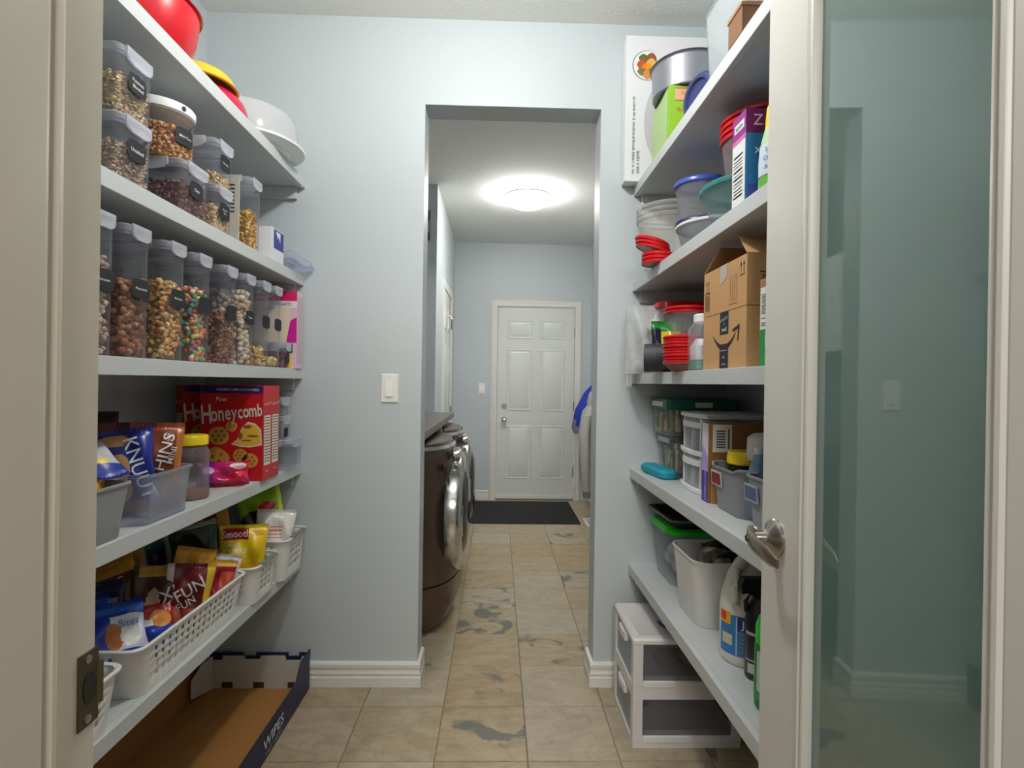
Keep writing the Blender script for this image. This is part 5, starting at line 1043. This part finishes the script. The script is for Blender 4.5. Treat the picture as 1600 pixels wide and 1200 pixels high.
MB().tube([(-.020, -.024, .262), (-.045, -.042, .252), (-.060, -.052, .215), (-.058, -.050, .175), (-.045, -.040, .155)], [.012, .013, .012, .012, .014], 12).obj('handle', JG, jg)
MB().lathe([(.025, .280), (.028, .282), (.028, .302), (.025, .306), (.003, .306)], 28).obj('cap', mat((24, 50, 160), .35), jg)
def wrap(parent, r_, a0, a1, z0, z1, m, nm, off=.0008):
    n = 14; v = []
    for k in range(n + 1):
        a = a0 + (a1 - a0) * k / n; v += [((r_ + off) * math.cos(a), (r_ * .96 + off) * math.sin(a), z0), ((r_ + off) * math.cos(a), (r_ * .96 + off) * math.sin(a), z1)]
    MB().add(v, [(2 * k, 2 * k + 2, 2 * k + 3, 2 * k + 1) for k in range(n)]).obj(nm, m, parent, 60)
wrap(jg, .071, PI + .0, PI + 2.1, .028, .132, mat((54, 128, 190), .4), 'label_ground'); wrap(jg, .071, PI + .0, PI + .55, .105, .138, mat((236, 178, 40), .4), 'yellow_burst', .0012); wrap(jg, .071, PI + .02, PI + .35, .112, .134, mat((222, 70, 40), .4), 'red_burst', .0015)
wrap(jg, .071, PI + .15, PI + .62, .052, .080, mat((206, 204, 170), .5), 'cream_panel', .0012); wrap(jg, .071, PI + .76, PI + .80, .03, .13, mat((190, 214, 232), .4), 'divider', .0012); wrap(jg, .071, PI + .82, PI + 2.1, .095, .132, mat((44, 52, 120), .4), 'indigo_panel', .0012); wrap(jg, .071, PI + .9, PI + 2.0, .040, .09, mat((104, 140, 176), .4), 'grey_panel', .0012)
lettering(jg, None, 'Javel', 0, 0, .028, mat((232, 234, 238), .5), 1.1, warp=lambda a, b: Vector((.0735 * math.cos(PI + 1.35 + a / .0735), .0708 * math.sin(PI + 1.35 + a / .0735), .113 + b)))
for k in range(4): lettering(jg, None, 'bleach concentrate', 0, 0, .008, mat((40, 60, 110), .5), warp=lambda a, b: Vector((.0735 * math.cos(PI + 1.3 + a / .0735), .0708 * math.sin(PI + 1.3 + a / .0735), .082 - .011 * k + b)))
bs = thing('spray_bottle', 'black spray bottle in front of the white jug', 'bottle', (.668, 1.372, Z5)); obottle(bs, [(.031, 0), (.034, .005), (.034, .15), (.030, .175), (.016, .195), (.014, .205)], mat((30, 28, 34), .3), 'body')
MB().loft([[(-.012, y, .20), (.026, y, .20), (.03, y, .232), (.02, y, .25), (-.045, y, .25), (-.052, y, .235), (-.05, y, .212), (-.034, y, .216)] for y in (-.013, .013)]).obj('trigger_head', mat((22, 21, 24), .35), bs, 30)
MB().tube([(-.022, 0, .215), (-.036, 0, .19), (-.034, 0, .165)], .006).obj('trigger', mat((22, 21, 24), .35), bs)
wrap(bs, .034, PI + .1, PI + 1.9, .112, .120, mat((200, 198, 196), .5), 'white_stripe'); wrap(bs, .034, PI + .1, PI + 1.9, .048, .052, mat((190, 188, 186), .5), 'lower_stripe'); wrap(bs, .034, PI + .3, PI + 1.0, .018, .042, mat((206, 204, 200), .5), 'white_patch')
gb_ = thing('bottle', 'bright green bottle at the door edge of the lowest right shelf', 'bottle', (.632, 1.238, Z5)); obottle(gb_, [(.030, 0), (.036, .008), (.037, .03), (.036, .14), (.030, .165), (.018, .175)], clear((90, 200, 110), .7, .2, (70, 190, 90)), 'body'); obottle(gb_, [(.031, .145), (.034, .147), (.034, .185), (.028, .205), (.018, .212), (.003, .213)], mat((30, 196, 36), .3), 'cap')
wrap(gb_, .0372, PI + .2, PI + 1.8, .045, .135, mat((196, 206, 200), .4), 'label'); lettering(gb_, None, 'clean', 0, 0, .02, mat((60, 64, 62), .6), warp=lambda a, b: Vector((.0392 * math.cos(PI + .75 + b / .0392), .0392 * math.sin(PI + .75 + b / .0392), .10 + a)))

# ---- plastic drawers on the floor
pd = thing('storage_tower', 'white two-tier plastic drawer unit with clear windows on the floor under the right shelves', 'drawer unit', (.475, 1.86, .0005))
PD = mat((226, 222, 222), .42); W_, D_ = .375, .31
for z0 in (0, .187):
    for (x, y) in ((0, 0), (W_ - .034, 0), (0, D_ - .034), (W_ - .034, D_ - .034)): MB().box(x, y, z0 + .022, x + .034, y + .034, z0 + .165).obj('post', PD, pd, 0, bevel=.002)
    MB().loft([rrect(W_, D_, .008, z0, W_ / 2, D_ / 2), rrect(W_, D_, .008, z0 + .022, W_ / 2, D_ / 2)]).obj('bottom_deck', PD, pd, 0)
    q = MB().box(.006, .034, z0 + .022, .009, D_ - .034, z0 + .165).obj('drawer_front', clear((206, 212, 220), .5, .25, (210, 216, 224)), pd, 0)
    MB().loft([[(-.006, D_ / 2 - .05, z) for _ in (0,)] + [(-.010, D_ / 2, z), (-.006, D_ / 2 + .05, z), (.006, D_ / 2 + .05, z), (.006, D_ / 2 - .05, z)] for z in (z0 + .13, z0 + .155)]).obj('grip', PD, q, 0)
    MB().box(.034, .006, z0 + .040, W_ - .034, .009, z0 + .165).obj('side_window', clear((150, 150, 150), .12, .15), pd, 0)
    MB().loft([[(.034, -.002, z0 + .022), (W_ - .034, -.002, z0 + .022), (W_ - .034, .022, z0 + .022), (.034, .022, z0 + .022)], [(.034, .0, z0 + .036), (W_ - .034, .0, z0 + .036), (W_ - .034, .026, z0 + .046), (.034, .026, z0 + .046)]]).obj('lower_rail', PD, pd, 0)
MB().loft([rrect(W_, D_, .008, .165, W_ / 2, D_ / 2), rrect(W_, D_, .008, .187, W_ / 2, D_ / 2)]).obj('middle_deck', PD, pd, 0)
MB().loft([rrect(W_, D_, .01, .352, W_ / 2, D_ / 2), rrect(W_ + .004, D_ + .004, .01, .354, W_ / 2, D_ / 2), rrect(W_ + .004, D_ + .004, .01, .366, W_ / 2, D_ / 2), rrect(W_ - .006, D_ - .006, .01, .372, W_ / 2, D_ / 2), rrect(W_ - .05, D_ - .05, .01, .372, W_ / 2, D_ / 2), rrect(W_ - .054, D_ - .054, .01, .3705, W_ / 2, D_ / 2)]).obj('top', PD, pd, 30)
for (x, y, z, r_, c, sq) in ((.15, .12, .25, .06, (150, 134, 110), .55), (.24, .10, .265, .07, (170, 150, 124), .5), (.22, .16, .235, .08, (60, 110, 44), .25), (.06, .2, .25, .04, (90, 104, 130), .8), (.07, .18, .06, .045, (80, 96, 130), .7)):
    q = MB().add([Vector((x + v.x * r_, y + v.y * r_, z + v.z * r_ * sq)) for v in ICO_V], ICO_F).obj('stored_item', mat(c, .8), pd); q.modifiers.new('round', 'SUBSURF').render_levels = 2; q.modifiers[0].levels = 2
tag(MB().tube([(.595, 1.985, .378), (.60, 1.955, .378), (.625, 1.925, .3775), (.67, 1.905, .377), (.72, 1.90, .377)], .0042).obj('ribbon', mat((96, 24, 110), .5)), 'purple cord lying on the white drawer unit', 'cord')
